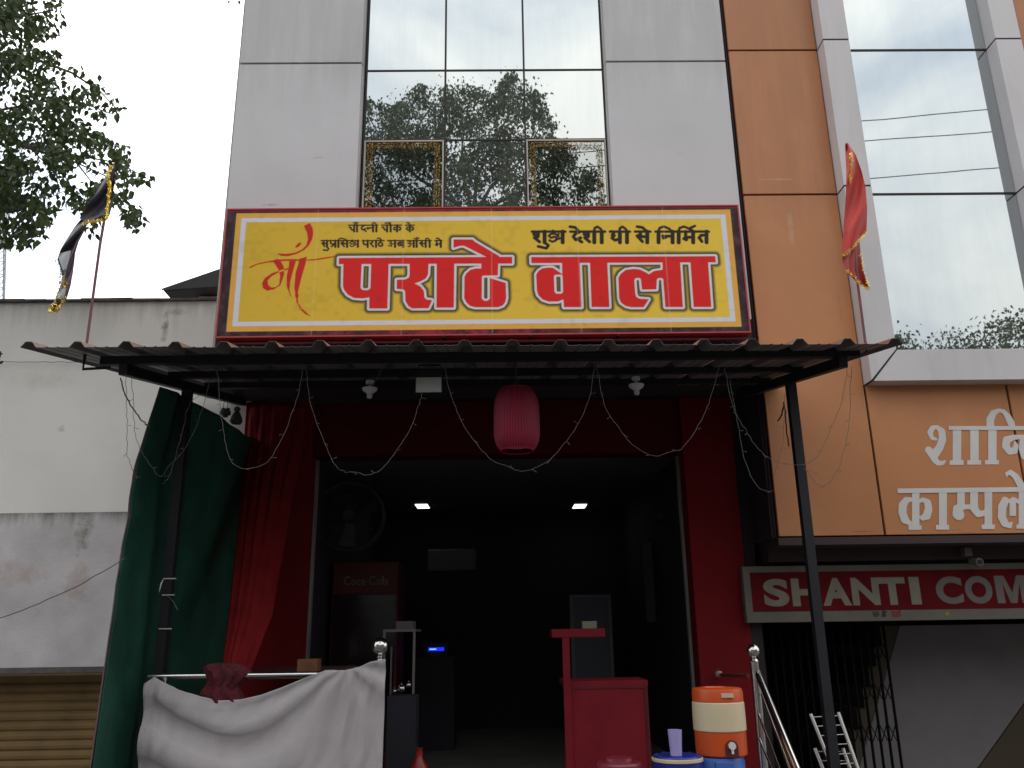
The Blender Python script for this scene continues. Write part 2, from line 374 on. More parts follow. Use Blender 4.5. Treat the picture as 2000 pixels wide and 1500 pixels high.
leaf_a = leaf_mat('leaf_green', (.036, .056, .022), .16)
leaf_b = leaf_mat('leaf_dark_green', (.040, .058, .036), .2)

# ------------------------------------------------------------------ ground
FY = 6.65                       # main facade plane
YG = 6.766                      # glazing plane of the shop building
YP = 7.07                       # shopfront plane
g = MB(); g.add([(-300, -300, 0), (300, -300, 0), (300, 300, 0), (-300, 300, 0)], [(0, 1, 2, 3)])
g.build('road', asphalt, kind='structure')
MB().box(-9, 9, 4.2, 12.5, 0, .15).build('pavement', concrete, kind='structure')
MB().box(-2.3, 2.2, 5.1, 12.2, .152, .45).build('shop_plinth', concrete, kind='structure')

# ------------------------------------------------------------------ shop building (grey cladding and glazing)
Z_J1 = pt(700, 123, FY).z; XL = pt(450, 300, FY).x; XR = pt(1437, 300, FY).x
XPL = pt(708.4, 123, FY).x; XPR = pt(1181, 119, FY).x
Z_LOW = 3.62; Z_TOP = 10.2; Z_J2 = 8.6
shop = empty('shop_building', 'grey clad shop building with mirrored central glazing and red ground floor under the awning', 'building', (0, FY, 0))
def panel(name, m, par, x0, x1, z0, z1, y, th=.03, gap=.019, **kw):
    return bx(name, m, par, x0+gap/2, x1-gap/2, y, y+th, z0+gap/2, z1-gap/2, bevel=.004, **kw)
bx('backing_wall', black_gap, shop, XL+.01, XPL-.03, FY+.035, 12.4, Z_LOW, Z_TOP)
bx('backing_wall', black_gap, shop, XPR+.03, XR-.01, FY+.035, 12.4, Z_LOW, Z_TOP)
bx('backing_wall', black_gap, shop, XPL-.03, XPR+.03, 7.9, 12.4, Z_LOW, Z_TOP)
bx('side_wall', mat('side_plaster', (.40, .39, .37), .9), shop, XL-.012, XL+.008, FY+.03, 12.4, Z_LOW, Z_TOP)
for z0, z1 in ((Z_LOW+.5, Z_J1), (Z_J1, Z_J2), (Z_J2, Z_TOP)):
    panel('wall_panel', grey_acp, shop, XL, XPL, z0, z1, FY)
    panel('wall_panel', grey_acp, shop, XPR, XR, z0, z1, FY)
    for x, s in ((XPL, -1), (XPR, 1)):                    # return of the cladding back to the glass
        a, b = sorted((x-s*.0, x+s*.02))
        bx('return_panel', grey_acp, shop, a, b, FY+.032, YG+.03, z0+.006, z1-.006)
# underside of the overhanging upper floors
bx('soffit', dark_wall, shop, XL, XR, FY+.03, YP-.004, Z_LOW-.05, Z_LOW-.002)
# glazing
gx = [pt(714, 200, YG).x, pt(869.6, 200, YG).x, pt(1024.4, 200, YG).x, pt(1180, 200, YG).x]
gz = [pt(950, 520, YG).z, pt(950, 274, YG).z, pt(950, 138, YG).z, 8.62, 9.9]
glaz = shop
for i in range(3):
    for j in range(4):
        if j == 0 and i != 1: continue
        a, b, c, d = gx[i]+.006, gx[i+1]-.006, gz[j]+.006, gz[j+1]-.006
        p = MB().box(-(b-a)/2, (b-a)/2, -.004, .004, -(d-c)/2, (d-c)/2).build('glass_pane', mirror_g, glaz)
        p.matrix_parent_inverse = Matrix(); p.location = ((a+b)/2, YG-FY, (c+d)/2)
        p.rotation_euler = (random.uniform(-.0015, .0015), 0, random.uniform(-.0015, .0015))
for x in gx:
    MB().box(x-.009, x+.009, YG-.012, YG+.02, gz[0], gz[-1]).build('mullion', black_gap, glaz)
for z in gz[1:-1]:
    MB().box(gx[0]+.010, gx[-1]-.010, YG-.010, YG+.02, z-.008, z+.008).build('transom', black_gap, glaz)
bx('backing_wall', room_dark, shop, gx[0]-.02, gx[-1]+.02, 7.55, 7.6, gz[0], gz[-1])
bx('backing_wall', room_dark, shop, gx[0]-.02, gx[-1]+.02, YG+.03, 7.55, gz[1]-.02, gz[1]+.02)
# two opening casements in the lowest row with gold garlands hung behind the glass
for i in (0, 2):
    a, b, c, d = gx[i]+.008, gx[i+1]-.008, gz[0]+.008, gz[1]-.008
    f = MB(); wf = .013
    f.box(a, b, YG-.022, YG+.01, d-wf, d).box(a, b, YG-.022, YG+.01, c, c+wf).box(a, a+wf, YG-.022, YG+.01, c+wf, d-wf).box(b-wf, b, YG-.022, YG+.01, c+wf, d-wf)
    cas = f.build('casement_window', beige_fr, shop, label='opening casement with a gold garland inside')
    gl = MB().box(a+wf, b-wf, YG-.006, YG-.002, c+wf, d-wf).build('pane', case_g, cas)
    gar = MB(); y = YG-.030
    for off in (.040, .062, .078):
        path = [(a+off, y, c), (a+off, y, d-off), (b-off, y, d-off), (b-off, y, c)]
        for (p, q) in zip(path, path[1:]):
            n = int((Vector(q)-Vector(p)).length/.0065)
            for k in range(n):
                o = Vector(p).lerp(Vector(q), (k+random.random())/n)+Vector((random.gauss(0, .004), random.gauss(0, .004), random.gauss(0, .004)))
                u = Vector((random.gauss(0, 1), random.gauss(0, 1), random.gauss(0, 1))).normalized()*.008; v_ = u.orthogonal().normalized()*.003
                gar.add([o-u-v_, o+u-v_, o+u+v_, o-u+v_], [(0, 1, 2, 3)])
    gar.build('garland', mat('old_gold_garland', (.50, .33, .08), .4, .4, .4, 30), cas)
# ---- ground floor: red pilasters, lintel and dark room
PX = [pt(485, 800, YP).x-.02, pt(607, 900, YP).x, pt(1336, 900, YP).x, pt(1445, 1000, YP).x]
Z_OP = pt(970, 884, YP).z
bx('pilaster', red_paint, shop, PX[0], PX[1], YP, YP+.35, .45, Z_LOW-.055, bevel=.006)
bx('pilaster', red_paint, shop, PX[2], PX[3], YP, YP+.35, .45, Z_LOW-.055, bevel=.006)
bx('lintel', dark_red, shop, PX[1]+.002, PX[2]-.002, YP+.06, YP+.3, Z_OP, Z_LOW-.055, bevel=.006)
ZC = Z_OP+.05
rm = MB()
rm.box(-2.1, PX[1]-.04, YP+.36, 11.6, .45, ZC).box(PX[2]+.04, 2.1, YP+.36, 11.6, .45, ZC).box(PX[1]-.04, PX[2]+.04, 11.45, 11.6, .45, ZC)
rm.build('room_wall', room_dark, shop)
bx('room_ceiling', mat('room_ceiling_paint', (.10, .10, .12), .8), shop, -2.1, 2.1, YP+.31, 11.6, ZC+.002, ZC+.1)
for xx, nm in ((PX[1]+.012, 'door_frame'), (PX[2]-.012, 'door_frame')):
    bx(nm, mat('grey_aluminium', (.28, .29, .28), .4, .4), shop, xx-.012, xx+.012, YP+.2, YP+.25, .452, Z_OP-.005)
# lower body of the building beside the shopfront (black colour holds the shade of the recess)
bx('side_pier', mat('black_shade_wall', (.02, .014, .014), .9), shop, PX[3]+.003, PX[3]+.10, YP+.02, YP+.4, .15, Z_LOW-.055)
bx('side_pier', mat('black_shade_wall', (.02, .014, .014), .9), shop, PX[3]+.102, PX[3]+.5, YP+.02, YP+.3, 2.30, Z_LOW-.055)

# ------------------------------------------------------------------ neighbouring complex (orange cladding)
cx = empty('complex_building', 'orange clad complex with tall silver glazing in a pale raised frame', 'building', (3, FY, 0))
OX0 = pt(1437, 250, FY).x+.02; OX1 = pt(1617, 250, FY).x
OZ = [pt(1600, 1049, FY).z, 0, pt(1540, 381, FY).z, pt(1510, 99.5, FY).z]
dz = OZ[3]-OZ[2]; OZ[1] = OZ[2]-dz
zz = OZ+[OZ[3]+dz, OZ[3]+2*dz]
OXL = pt(1450, 381, FY).x
for a, b in zip(zz, zz[1:]): panel('wall_panel', orange_acp, cx, OXL, OX1, a, b, FY-.01)
ZS0 = pt(1850, 746, 6.5).z; YF = 6.494
ZS0 = pt(1850, 742, YF).z; ZS1 = pt(1850, 682, YF).z
XF1 = pt(1658, 77, YF).x; XG1 = pt(1927, 101, FY).x; XF2 = XG1+(XF1-OX1)
XE = 6.2
for x0, x1 in ((OX1, 4.2), (4.2, 5.2), (5.2, XE)):
    panel('wall_panel', orange_acp, cx, x0, x1, OZ[0], ZS0+.02, FY-.01)
bx('backing_wall', black_gap, cx, OXL+.01, XE, FY+.022, FY+.35, OZ[0]+.01, ZS0+.3)
bx('backing_wall', black_gap, cx, OXL+.01, OX1-.004, FY+.022, FY+.35, ZS0+.3, 10)
bx('backing_wall', black_gap, cx, OX1+.02, XE, FY+.05, FY+.35, ZS0+.302, 10)
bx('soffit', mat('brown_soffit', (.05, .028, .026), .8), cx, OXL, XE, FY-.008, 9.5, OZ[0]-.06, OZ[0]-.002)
# pale raised frame, mitred where the jamb meets the sill
sw = ZS1-ZS0; fw_ = XF1-OX1; G = .009
fj = [ZS0, OZ[2], OZ[3], OZ[3]+dz, 10]
for k in range(4):
    z0, z1 = fj[k]+G, fj[k+1]-G
    if k == 0: poly = [(OX1, z0), (XF1, z0+sw), (XF1, z1), (OX1, z1)]
    else: poly = [(OX1, z0), (XF1, z0), (XF1, z1), (OX1, z1)]
    MB().prism(poly, YF, FY+.02).build('frame_jamb', pale_acp, cx)
    if k == 0: poly = [(XG1, z0+sw), (XF2, z0), (XF2, z1), (XG1, z1)]
    else: poly = [(XG1, z0), (XF2, z0), (XF2, z1), (XG1, z1)]
    MB().prism(poly, YF, FY+.02).build('frame_jamb', pale_acp, cx)
MB().prism([(OX1+G*2, ZS0), (XF2-G*2, ZS0), (XG1-G, ZS1), (XF1+G, ZS1)], YF, FY+.02).build('frame_sill', pale_acp, cx)
bx('frame_backing', black_gap, cx, OX1+.006, XF2-.006, YF+.012, FY+.015, ZS0+.008, ZS0+.012+sw*.5)
MB().prism([(OX1+.004, ZS0+.004), (OX1+.03, ZS0+.004), (XF1+.004, ZS1-.03), (XF1+.004, ZS1+.02), (XF1-.02, ZS1+.005)], YF+.006, FY).build('frame_joint', black_gap, cx)
for x0, x1 in ((OX1, XF1), (XG1, XF2)):
    for z in fj[1:4]: bx('frame_joint', black_gap, cx, x0+.002, x1-.002, YF+.004, FY+.01, z-G, z+G)
for z0, z1 in zip([ZS1]+fj[1:4], fj[1:]):
    p = MB().box(XF1+.004, XG1-.004, FY+.0, FY+.012, z0+.007, z1-.007).build('glass_pane', mirror_r, cx)
for z in fj[1:4]: bx('transom', black_gap, cx, XF1+.005, XG1-.005, FY-.006, FY+.03, z-.010, z+.010)
panel('wall_panel', orange_acp, cx, XF2, XE, ZS0+.02, 10, FY-.01)

bx('edge_flashing', mat('maroon_flashing', (.10, .028, .026), .6), cx, XR+.012, OXL-.006, FY+.02, FY+.034, OZ[0], 10)
bx('gap_filler', black_gap, cx, XR-.009, OXL+.009, FY+.05, 9.4, OZ[0], 10.1)
# white vinyl lettering on the orange cladding
def crop_pts(P, ox, oy, s, Y):
    r = []
    for q in P:
        v = pt(ox+q[0]/s, oy+q[1]/s, Y)
        r.append((v.x, v.z)+((q[2]/s/FPX*Y*1.02,) if len(q) > 2 else ()))
    return r
def rect(a, b, c, d): return [(a, b), (c, b), (c, d), (a, d)]
LT = [
 ([], [[(490, 432, 16), (445, 420, 22), (425, 360, 30), (450, 308, 25), (500, 300, 22), (552, 345, 37), (560, 430, 40), (530, 520, 40), (480, 590, 44)], [(412, 553, 42), (450, 600, 44), (480, 660, 38), (510, 690, 30), (560, 690, 22), (590, 668, 9)]], []),
 ([rect(670, 325, 763, 670), rect(637, 661, 788, 711)], [], []),
 ([rect(860, 325, 952, 670), rect(828, 661, 978, 709)], [], []),
 ([rect(1055, 325, 1146, 670), rect(1020, 659, 1172, 706)], [[(1078, 300, 42), (1078, 220, 42), (1110, 150, 34), (1170, 118, 20), (1225, 132, 24), (1270, 190, 36), (1300, 250, 42), (1318, 300, 34)]], []),
 ([], [[(1450, 405, 22), (1330, 412, 28), (1255, 440, 40), (1246, 510, 42), (1285, 562, 40), (1340, 560, 34), (1358, 500, 26), (1345, 465, 12)]], []),
 ([rect(1600, 325, 1690, 670), rect(1570, 659, 1720, 706)], [[(1600, 420, 26), (1500, 410, 30), (1440, 450, 42), (1430, 540, 44), (1450, 620, 40), (1500, 690, 20)]], []),
 ([rect(625, 290, 1900, 333)], [], []),
 ([rect(228, 1005, 308, 1375), rect(190, 1366, 332, 1416)], [[(230, 1085, 20), (165, 1092, 32), (128, 1150, 43), (124, 1230, 43), (150, 1305, 44), (200, 1340, 26), (222, 1338, 14)], [(310, 1105, 18), (350, 1088, 24), (398, 1120, 38), (408, 1190, 40), (388, 1262, 42), (345, 1288, 28), (320, 1280, 16)]], []),
 ([rect(520, 1005, 607, 1370), rect(487, 1362, 631, 1413)], [], []),
 ([rect(718, 1000, 800, 1200), rect(780, 1140, 890, 1192)], [[(725, 1195, 52), (730, 1245, 64)]], []),
 ([rect(858, 1000, 943, 1150), rect(1014, 1000, 1097, 1365), rect(983, 1358, 1126, 1408)], [[(900, 1130, 42), (905, 1190, 44), (940, 1238, 40), (985, 1240, 30), (1025, 1215, 18)]], []),
 ([rect(1285, 1110, 1355, 1265), rect(1384, 940, 1480, 1365), rect(1360, 1356, 1520, 1404)], [[(1290, 1100, 16), (1240, 1095, 38), (1205, 1170, 43), (1202, 1280, 44), (1235, 1345, 42), (1285, 1370, 28), (1312, 1335, 8)], [(1290, 1100, 14), (1330, 1085, 26), (1384, 1110, 24)], [(1256, 838, 6), (1256, 805, 18), (1300, 795, 30), (1350, 835, 36), (1395, 905, 42), (1432, 975, 42)]], []),
 ([rect(1700, 1005, 1780, 1375), rect(1665, 1356, 1810, 1404)], [[(1700, 1085, 20), (1635, 1092, 32), (1598, 1150, 43), (1594, 1230, 43), (1620, 1305, 44), (1690, 1338, 14)]], []),
 ([[(70, 968), (1950, 946), (1950, 998), (70, 1018)]], [], []),
]
vinyl = mat('white_vinyl', (.64, .60, .575), .5, 0, .06, 4, streak=.12, dirtcol=(.4, .34, .28))
cxs = empty('wall_lettering', 'large white Devanagari lettering in two lines on the orange cladding', 'lettering', (4.4, FY-.012, 2.7))
for i, (P, S, H) in enumerate(LT):
    Pw = [crop_pts(p, 1740, 780, 5.554, FY-.012) for p in P]; Sw = [crop_pts(s_, 1740, 780, 5.554, FY-.012) for s_ in S]
    al = [q for p in Pw+Sw for q in p]
    x0, x1 = min(q[0] for q in al)-.05, max(q[0] for q in al)+.05; z0, z1 = min(q[1] for q in al)-.05, max(q[1] for q in al)+.05
    if x0 > XE-.3: continue
    st = .0035; xs = np.arange(x0, x1, st); zs = np.arange(z0, z1, st); X, Z = np.meshgrid(xs, zs)
    link('headline_bar' if i in (6, 13) else 'letter', contour_mesh('letter', field(Pw, Sw, X, Z), xs, zs, FY-.0125-(.0030 if i in (6, 13) else i*.0002)), vinyl, cxs)

# ------------------------------------------------------------------ the big printed shop sign
YS = 6.52
S1 = 8.825
def cA(P): return [(640+x/S1, 450+y/S1) for x, y in P]
def cB(P): return [(820+x/S1, 450+y/S1) for x, y in P]
def cC(P): return [(1020+x/10, 470+y/10) for x, y in P]
def cD(P): return [(1200+x/9.091, 470+y/9.091) for x, y in P]
def cM(P): return [(475+x/7.142, 420+y/7.142) for x, y in P]
BIG = [
 cA([(195, 475)])+cB([(1592, 455), (1592, 572)])+cA([(190, 582)]),
 cA([(270, 520), (590, 520), (568, 985), (580, 1012), (620, 1030), (690, 1030), (735, 1000), (752, 520), (1052, 520), (1030, 1347), (715, 1347), (718, 1155), (600, 1175), (450, 1163), (350, 1110), (285, 1030), (262, 960)]),
 cA([(1410, 520), (1742, 520), (1730, 760), (1690, 830), (1600, 880), (1500, 915), (1600, 965), (1660, 1045), (1668, 1150), (1700, 1190), (1790, 1200)])+cB([(208, 1212), (150, 1342)])+cA([(1460, 1345), (1390, 1305), (1338, 1215), (1335, 1050), (1300, 1018), (1190, 1008), (1192, 850), (1340, 845), (1400, 810), (1412, 760)]),
 cB([(290, 510), (597, 510), (585, 1332), (285, 1332)]),
 cB([(1058, 500), (1352, 500), (1345, 775), (1090, 780), (1070, 800), (1068, 1175), (1110, 1212), (1165, 1212), (1205, 1180), (1205, 820), (1480, 905), (1490, 1160), (1470, 1240), (1430, 1295), (1350, 1325), (950, 1325), (860, 1300), (800, 1240), (765, 1170), (768, 800), (800, 740), (870, 680), (960, 655), (1058, 655)]),
 cB([(580, 155), (905, 155), (960, 200), (1365, 440), (1380, 510), (1160, 510), (1140, 455), (760, 265), (700, 265), (580, 302)]),
 cC([(175, 320)])+cD([(1790, 275), (1802, 385)])+cC([(180, 440)]),
 cC([(775, 370), (1120, 370), (1158, 1300), (815, 1300), (803, 1150), (700, 1190), (520, 1192), (400, 1152), (310, 1060), (283, 960), (273, 660), (320, 590), (400, 540), (520, 525), (600, 530), (780, 650)]),
 cC([(1320, 370), (1660, 370), (1702, 1297), (1355, 1297)]),
 cD([(855, 330), (1165, 330), (1217, 1180), (905, 1180), (867, 690), (850, 665), (780, 665), (755, 690), (745, 865), (490, 870), (470, 690), (450, 665), (380, 665), (355, 700), (370, 930), (390, 1000), (450, 1030), (610, 1040), (520, 1182), (290, 1182), (200, 1160), (115, 1100), (85, 1020), (70, 660), (110, 590), (200, 520), (340, 500), (450, 510), (560, 562), (610, 597), (700, 540), (855, 515)]),
 cD([(1345, 330), (1660, 330), (1722, 1178), (1407, 1178)]),
]
BIGH = [cC([(620, 690), (640, 668), (775, 665), (788, 690), (797, 1000), (770, 1035), (665, 1035), (632, 1000)])]
CAL = [
 cM([(845, 150), (930, 110), (968, 180), (978, 250), (965, 330), (920, 420), (850, 490), (740, 545), (620, 577), (530, 572), (480, 545), (490, 535), (600, 540), (720, 525), (820, 480), (880, 420), (902, 340), (890, 250)]),
 cM([(725, 440), (770, 390), (815, 380), (800, 420), (760, 452), (730, 455)]),
 cM([(80, 735), (100, 715), (200, 675), (350, 643), (480, 618), (700, 612), (880, 622), (1000, 613), (1150, 588), (1300, 566), (1300, 580), (1150, 610), (1000, 634), (880, 637), (550, 642), (350, 662), (200, 692), (100, 740)]),
 cM([(400, 635), (480, 610), (530, 650), (570, 730), (572, 830), (520, 980), (430, 1040), (330, 1060), (275, 1020), (262, 950), (300, 880), (400, 810), (640, 733), (640, 757), (500, 797), (400, 852), (342, 910), (347, 970), (390, 1010), (450, 1005), (500, 970), (515, 850), (490, 760), (440, 680)]),
 cM([(640, 640), (740, 630), (690, 800), (652, 950), (650, 1050), (672, 1140), (640, 1110), (608, 1000), (605, 850), (635, 720)]),
 cM([(780, 610), (890, 580), (870, 680), (812, 880), (782, 1000), (768, 1060), (775, 1120), (760, 1180), (790, 1260), (830, 1310), (950, 1420), (860, 1380), (780, 1300), (730, 1180), (712, 1000), (730, 800), (770, 680)]),
]
# pen strokes of the small black text, cell units: x 0..1, y 0 = head line, 1 = base line
GL = {
 'aa': [[(.5, 0), (.5, 1)]],
 'cha': [[(.05, .36), (.3, .36), (.35, .6), (.55, .8), (.85, .78)], [(.9, 0), (.9, 1)]],
 'da': [[(.75, .05), (.4, .2), (.2, .5), (.4, .78), (.85, .6)], [(.6, .75), (.95, 1)]],
 'na': [[(.05, .42), (.1, .62), (.3, .55), (.3, .45), (.9, .45)], [(.9, 0), (.9, 1)]],
 'ka': [[(.5, 0), (.5, 1)], [(.5, .35), (.2, .35), (.08, .6), (.25, .8), (.5, .7)], [(.5, .4), (.75, .3), (.95, .5), (.85, .8), (.72, .78)]],
 'sa': [[(.3, .02), (.38, .3), (.1, .42), (.2, .55), (.5, .95)], [(.35, .5), (.85, .5)], [(.88, 0), (.88, 1)]],
 'pa': [[(.12, 0), (.15, .5), (.4, .7), (.85, .62)], [(.88, 0), (.88, 1)]],
 'pra': [[(.12, 0), (.15, .45), (.4, .58), (.85, .52)], [(.88, 0), (.88, 1)], [(.85, .55), (.3, .95)]],
 'ra': [[(.6, .02), (.65, .3), (.25, .42), (.45, .6), (.8, .98)]],
 'tha': [[(.5, 0), (.5, .25), (.2, .4), (.15, .75), (.5, .95), (.88, .75), (.8, .45), (.5, .3)]],
 'dha': [[(.3, 0), (.12, .3), (.2, .55), (.5, .5), (.55, .75), (.3, .95), (.1, .8)], [(.5, .2), (.7, .25), (.65, .45), (.5, .5)], [(.55, .75), (.85, .6)], [(.9, 0), (.9, 1)]],
 'ddha': [[(.32, 0), (.32, .15)], [(.45, .22), (.2, .22), (.07, .42), (.2, .60), (.40, .50)], [(.40, .50), (.55, .62), (.48, .86), (.28, .98), (.10, .84)], [(.66, .24), (.52, .34), (.66, .48)], [(.55, .74), (.85, .62)], [(.9, 0), (.9, 1)]],
 'a': [[(.12, .1), (.4, .1), (.42, .38), (.22, .45)], [(.22, .45), (.5, .6), (.4, .92), (.08, .8)], [(.42, .55), (.85, .5)], [(.88, 0), (.88, 1)]],
 'ba': [[(.85, .3), (.4, .28), (.12, .5), (.3, .82), (.85, .72)], [(.3, .4), (.7, .7)], [(.88, 0), (.88, 1)]],
 'jha': [[(.1, .08), (.5, .15), (.3, .4), (.1, .45), (.35, .55), (.5, .75), (.3, 1.0), (.15, .9)], [(.45, .5), (.85, .5)], [(.88, 0), (.88, 1)]],
 'ma': [[(.25, 0), (.25, .55), (.1, .7), (.3, .8), (.35, .55), (.85, .55)], [(.88, 0), (.88, 1)]],
 'sha': [[(.12, .3), (.3, .42), (.42, .2), (.25, .05), (.1, .18)], [(.42, .25), (.4, .5), (.15, .6), (.5, .98)], [(.85, 0), (.85, 1)]],
 'gha': [[(.12, 0), (.3, .1), (.15, .35), (.35, .38), (.12, .62), (.4, .82), (.85, .72)], [(.88, 0), (.88, 1)]],
 'ta': [[(.85, .35), (.4, .35), (.2, .6), (.45, .95)], [(.88, 0), (.88, 1)]],
}
def cell(gn, x0, x1): return [('g', gn, x0, x1)]
def text_strokes(ox, oy, s, hy, by, wd, items):
    out = []
    for it in items:
        if it[0] == 'bar':
            out.append([(ox+it[1]/s, oy+(hy+2)/s, wd*.46/s), (ox+it[2]/s, oy+(hy+2)/s, wd*.46/s)])
        elif it[0] == 'pts':
            out.append([(ox+x/s, oy+y/s, wd*it[2]*1.3/s) for x, y in it[1]])
        else:
            gn, x0, x1 = it
            th_ = .74 if gn in ('ddha', 'jha', 'a') else 1
            for S in GL[gn]:
                vert = len(S) == 2 and S[0][0] == S[1][0]
                out.append([(ox+(x0+(x1-x0)*x)/s, oy+(hy+(by-hy)*y*(.97 if vert else .93))/s, wd*(.66 if vert else .54*th_)/s) for x, y in S])
    return out
arc = lambda x0, x1, h, H: ('pts', [(x0, h), (x0+(x1-x0)*.08, h-H*.7), (x0+(x1-x0)*.4, h-H), (x0+(x1-x0)*.8, h-H*.55), (x1, h)], .34)
SMALL = text_strokes(620, 425, 7.692, 112, 212, 27, [
 ('bar', 470, 905), ('cha', 475, 560), ('aa', 570, 620), ('pts', [(540, 76), (575, 98), (612, 76)], .3), ('pts', [(577, 70), (579, 71)], .45),
 ('da', 640, 735), ('na', 745, 845), ('aa', 860, 910), arc(826, 888, 112, 38),
 ('bar', 965, 1262), ('cha', 970, 1055), ('aa', 1075, 1125), ('pts', [(1100, 110), (1062, 78), (1018, 84)], .36), ('pts', [(1102, 108), (1088, 72)], .36), ('ka', 1135, 1258),
 ('bar', 1322, 1452), ('ka', 1328, 1448), ('pts', [(1392, 110), (1368, 76), (1345, 78)], .36)])
SMALL += text_strokes(620, 425, 7.692, 344, 444, 28, [
 ('bar', 58, 620), ('sa', 62, 155), ('pts', [(140, 440), (168, 465), (150, 492), (90, 486)], .4), ('pra', 185, 280), ('aa', 290, 340), arc(315, 440, 344, 34),
 ('sa', 345, 460), ('ddha', 475, 622),
 ('bar', 675, 1000), ('pa', 680, 765), ('ra', 775, 855), ('aa', 855, 905), ('tha', 905, 990), ('pts', [(965, 344), (935, 312), (905, 312)], .38),
 ('bar', 1055, 1302), ('a', 1058, 1180), ('ba', 1192, 1302),
 ('bar', 1345, 1708), ('jha', 1348, 1460), ('aa', 1465, 1515), ('pts', [(1455, 310), (1490, 330), (1525, 308)], .3), ('pts', [(1492, 303), (1493, 303)], .45), ('sa', 1530, 1640), ('aa', 1660, 1712), arc(1625, 1688, 344, 36),
 ('bar', 1765, 1868), ('ma', 1768, 1865), ('pts', [(1845, 344), (1815, 310), (1790, 312)], .38)])
SMALL += text_strokes(1030, 435, 5.405, 92, 212, 36, [
 ('bar', 50, 400), ('sha', 52, 205), ('pts', [(185, 210), (222, 240), (200, 270), (115, 250)], .38), ('ddha', 215, 390),
 ('bar', 455, 820), ('da', 462, 580), ('pts', [(545, 92), (505, 50), (452, 42)], .4), ('sha', 585, 728), ('aa', 755, 815), arc(705, 790, 92, 50),
 ('bar', 872, 1082), ('gha', 880, 990), ('aa', 1022, 1082), arc(972, 1052, 92, 50),
 ('bar', 1138, 1298), ('sa', 1145, 1282), ('pts', [(1262, 92), (1215, 50), (1160, 42)], .4),
 ('bar', 1355, 1915), ('aa', 1355, 1415), arc(1385, 1525, 92, 52), ('na', 1425, 1545), ('aa', 1570, 1625), arc(1597, 1735, 92, 52), ('ma', 1640, 1765),
 ('pts', [(1745, 90), (1720, 55), (1768, 34)], .34), ('ta', 1790, 1905)])

sgn = empty('shop_sign', 'large yellow printed sign board with red Devanagari lettering, on the wall above the awning', 'sign', (0, YS, 4))
def P2(px, py, Y=YS): v = pt(px, py, Y); return (v.x, v.z)
BX = [P2(418, 661)[0], P2(1467, 651)[0]]; BX = [(P2(445, 407)[0]+BX[0])/2, (P2(1442, 401)[0]+BX[1])/2]
BZ = [(P2(418, 659)[1]+P2(1467, 651)[1])/2, (P2(445, 407)[1]+P2(1442, 401)[1])/2]
def wpx(P): return [P2(x, y) for x, y in P]
def wst(S): return [(*P2(x, y), r/FPX*YS*1.03) for x, y, r in S]
st = .0042
xs = np.linspace(BX[0]+.012, BX[1]-.012, int((BX[1]-BX[0])/st)); zs = np.linspace(BZ[0]+.012, BZ[1]-.012, int((BZ[1]-BZ[0])/st)); X, Z = np.meshgrid(xs, zs)
def inner(px0, py0, px1, py1):
    a = P2(px0, py0); b = P2(px1, py1); return a[0], b[0], b[1], a[1]
def rectf(x0, x1, z0, z1): return np.maximum(np.maximum(x0-X, X-x1), np.maximum(z0-Z, Z-z1))
u = (X-BX[0])/(BX[1]-BX[0]); v = (Z-BZ[0])/(BZ[1]-BZ[0])
def cov(F, soft=st*.6): return np.clip(.5-F/(2*soft), 0, 1)[..., None]
def lerp(a, b, t): return a*(1-t)+np.array(b)*t
# printed border: mottled dark maroon that turns red along the top and bottom
def smooth_noise(shape, cells, seed):
    r = np.random.default_rng(seed); gy, gx_ = cells; gr = r.random((gy+2, gx_+2))
    yy = np.linspace(0, gy, shape[0]); xx = np.linspace(0, gx_, shape[1]); y0 = yy.astype(int); x0 = xx.astype(int)
    fy = (yy-y0)[:, None]; fx = (xx-x0)[None]; fy = fy*fy*(3-2*fy); fx = fx*fx*(3-2*fx)
    return (gr[y0][:, x0]*(1-fy)*(1-fx)+gr[y0+1][:, x0]*fy*(1-fx)+gr[y0][:, x0+1]*(1-fy)*fx+gr[y0+1][:, x0+1]*fy*fx)
sh = X.shape
n1 = smooth_noise(sh, (14, 60), 1)*.6+smooth_noise(sh, (40, 180), 2)*.4
C = np.zeros(sh+(3,))+np.array((.035, .014, .020)); C = lerp(C, (.15, .09, .10), (np.clip(n1-.42, 0, 1)*.9)[..., None])
redm = np.clip(1.3-np.abs(u-.42)*4.2, 0, 1)*np.clip((n1-.2)*2.2, 0, 1)
C = lerp(C, (.36, .02, .05), redm[..., None]*.8)
C = lerp(C, (.36, .015, .03), cov(-(Z-(BZ[1]-.028)))*.9)
x0, x1, z0, z1 = P2(452, 530)[0], P2(1438, 530)[0], P2(930, 643)[1], P2(930, 413)[1]
C = lerp(C, (.80, .42, .075), cov(rectf(x0, x1, z0, z1)))
bw = .042
ob = .047
C = lerp(C, (.70, .70, .78), cov(rectf(x0+ob, x1-ob, z0+ob, z1-ob)))
Fy = rectf(x0+ob+bw, x1-ob-bw, z0+ob+bw*.9, z1-ob-bw*.9)
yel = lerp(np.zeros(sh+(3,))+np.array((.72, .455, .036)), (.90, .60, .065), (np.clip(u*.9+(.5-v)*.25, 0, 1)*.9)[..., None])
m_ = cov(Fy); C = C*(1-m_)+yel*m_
def near(F): return F
pxm = 1/FPX*YS*1.03
Fb = field([wpx(p) for p in BIG], [], X, Z, [wpx(h) for h in BIGH])
dk = np.clip(1-(Fb-6.5*pxm)/(8*pxm), 0, 1); dk = dk*dk*(3-2*dk)
C = lerp(C, (.035, .045, .022), (dk*.93)[..., None])
Fs = field([], [wst(s_) for s_ in SMALL], X, Z); C = lerp(C, (.022, .015, .014), cov(Fs, st*.8))
Fc = field([wpx(p) for p in CAL], [], X, Z)
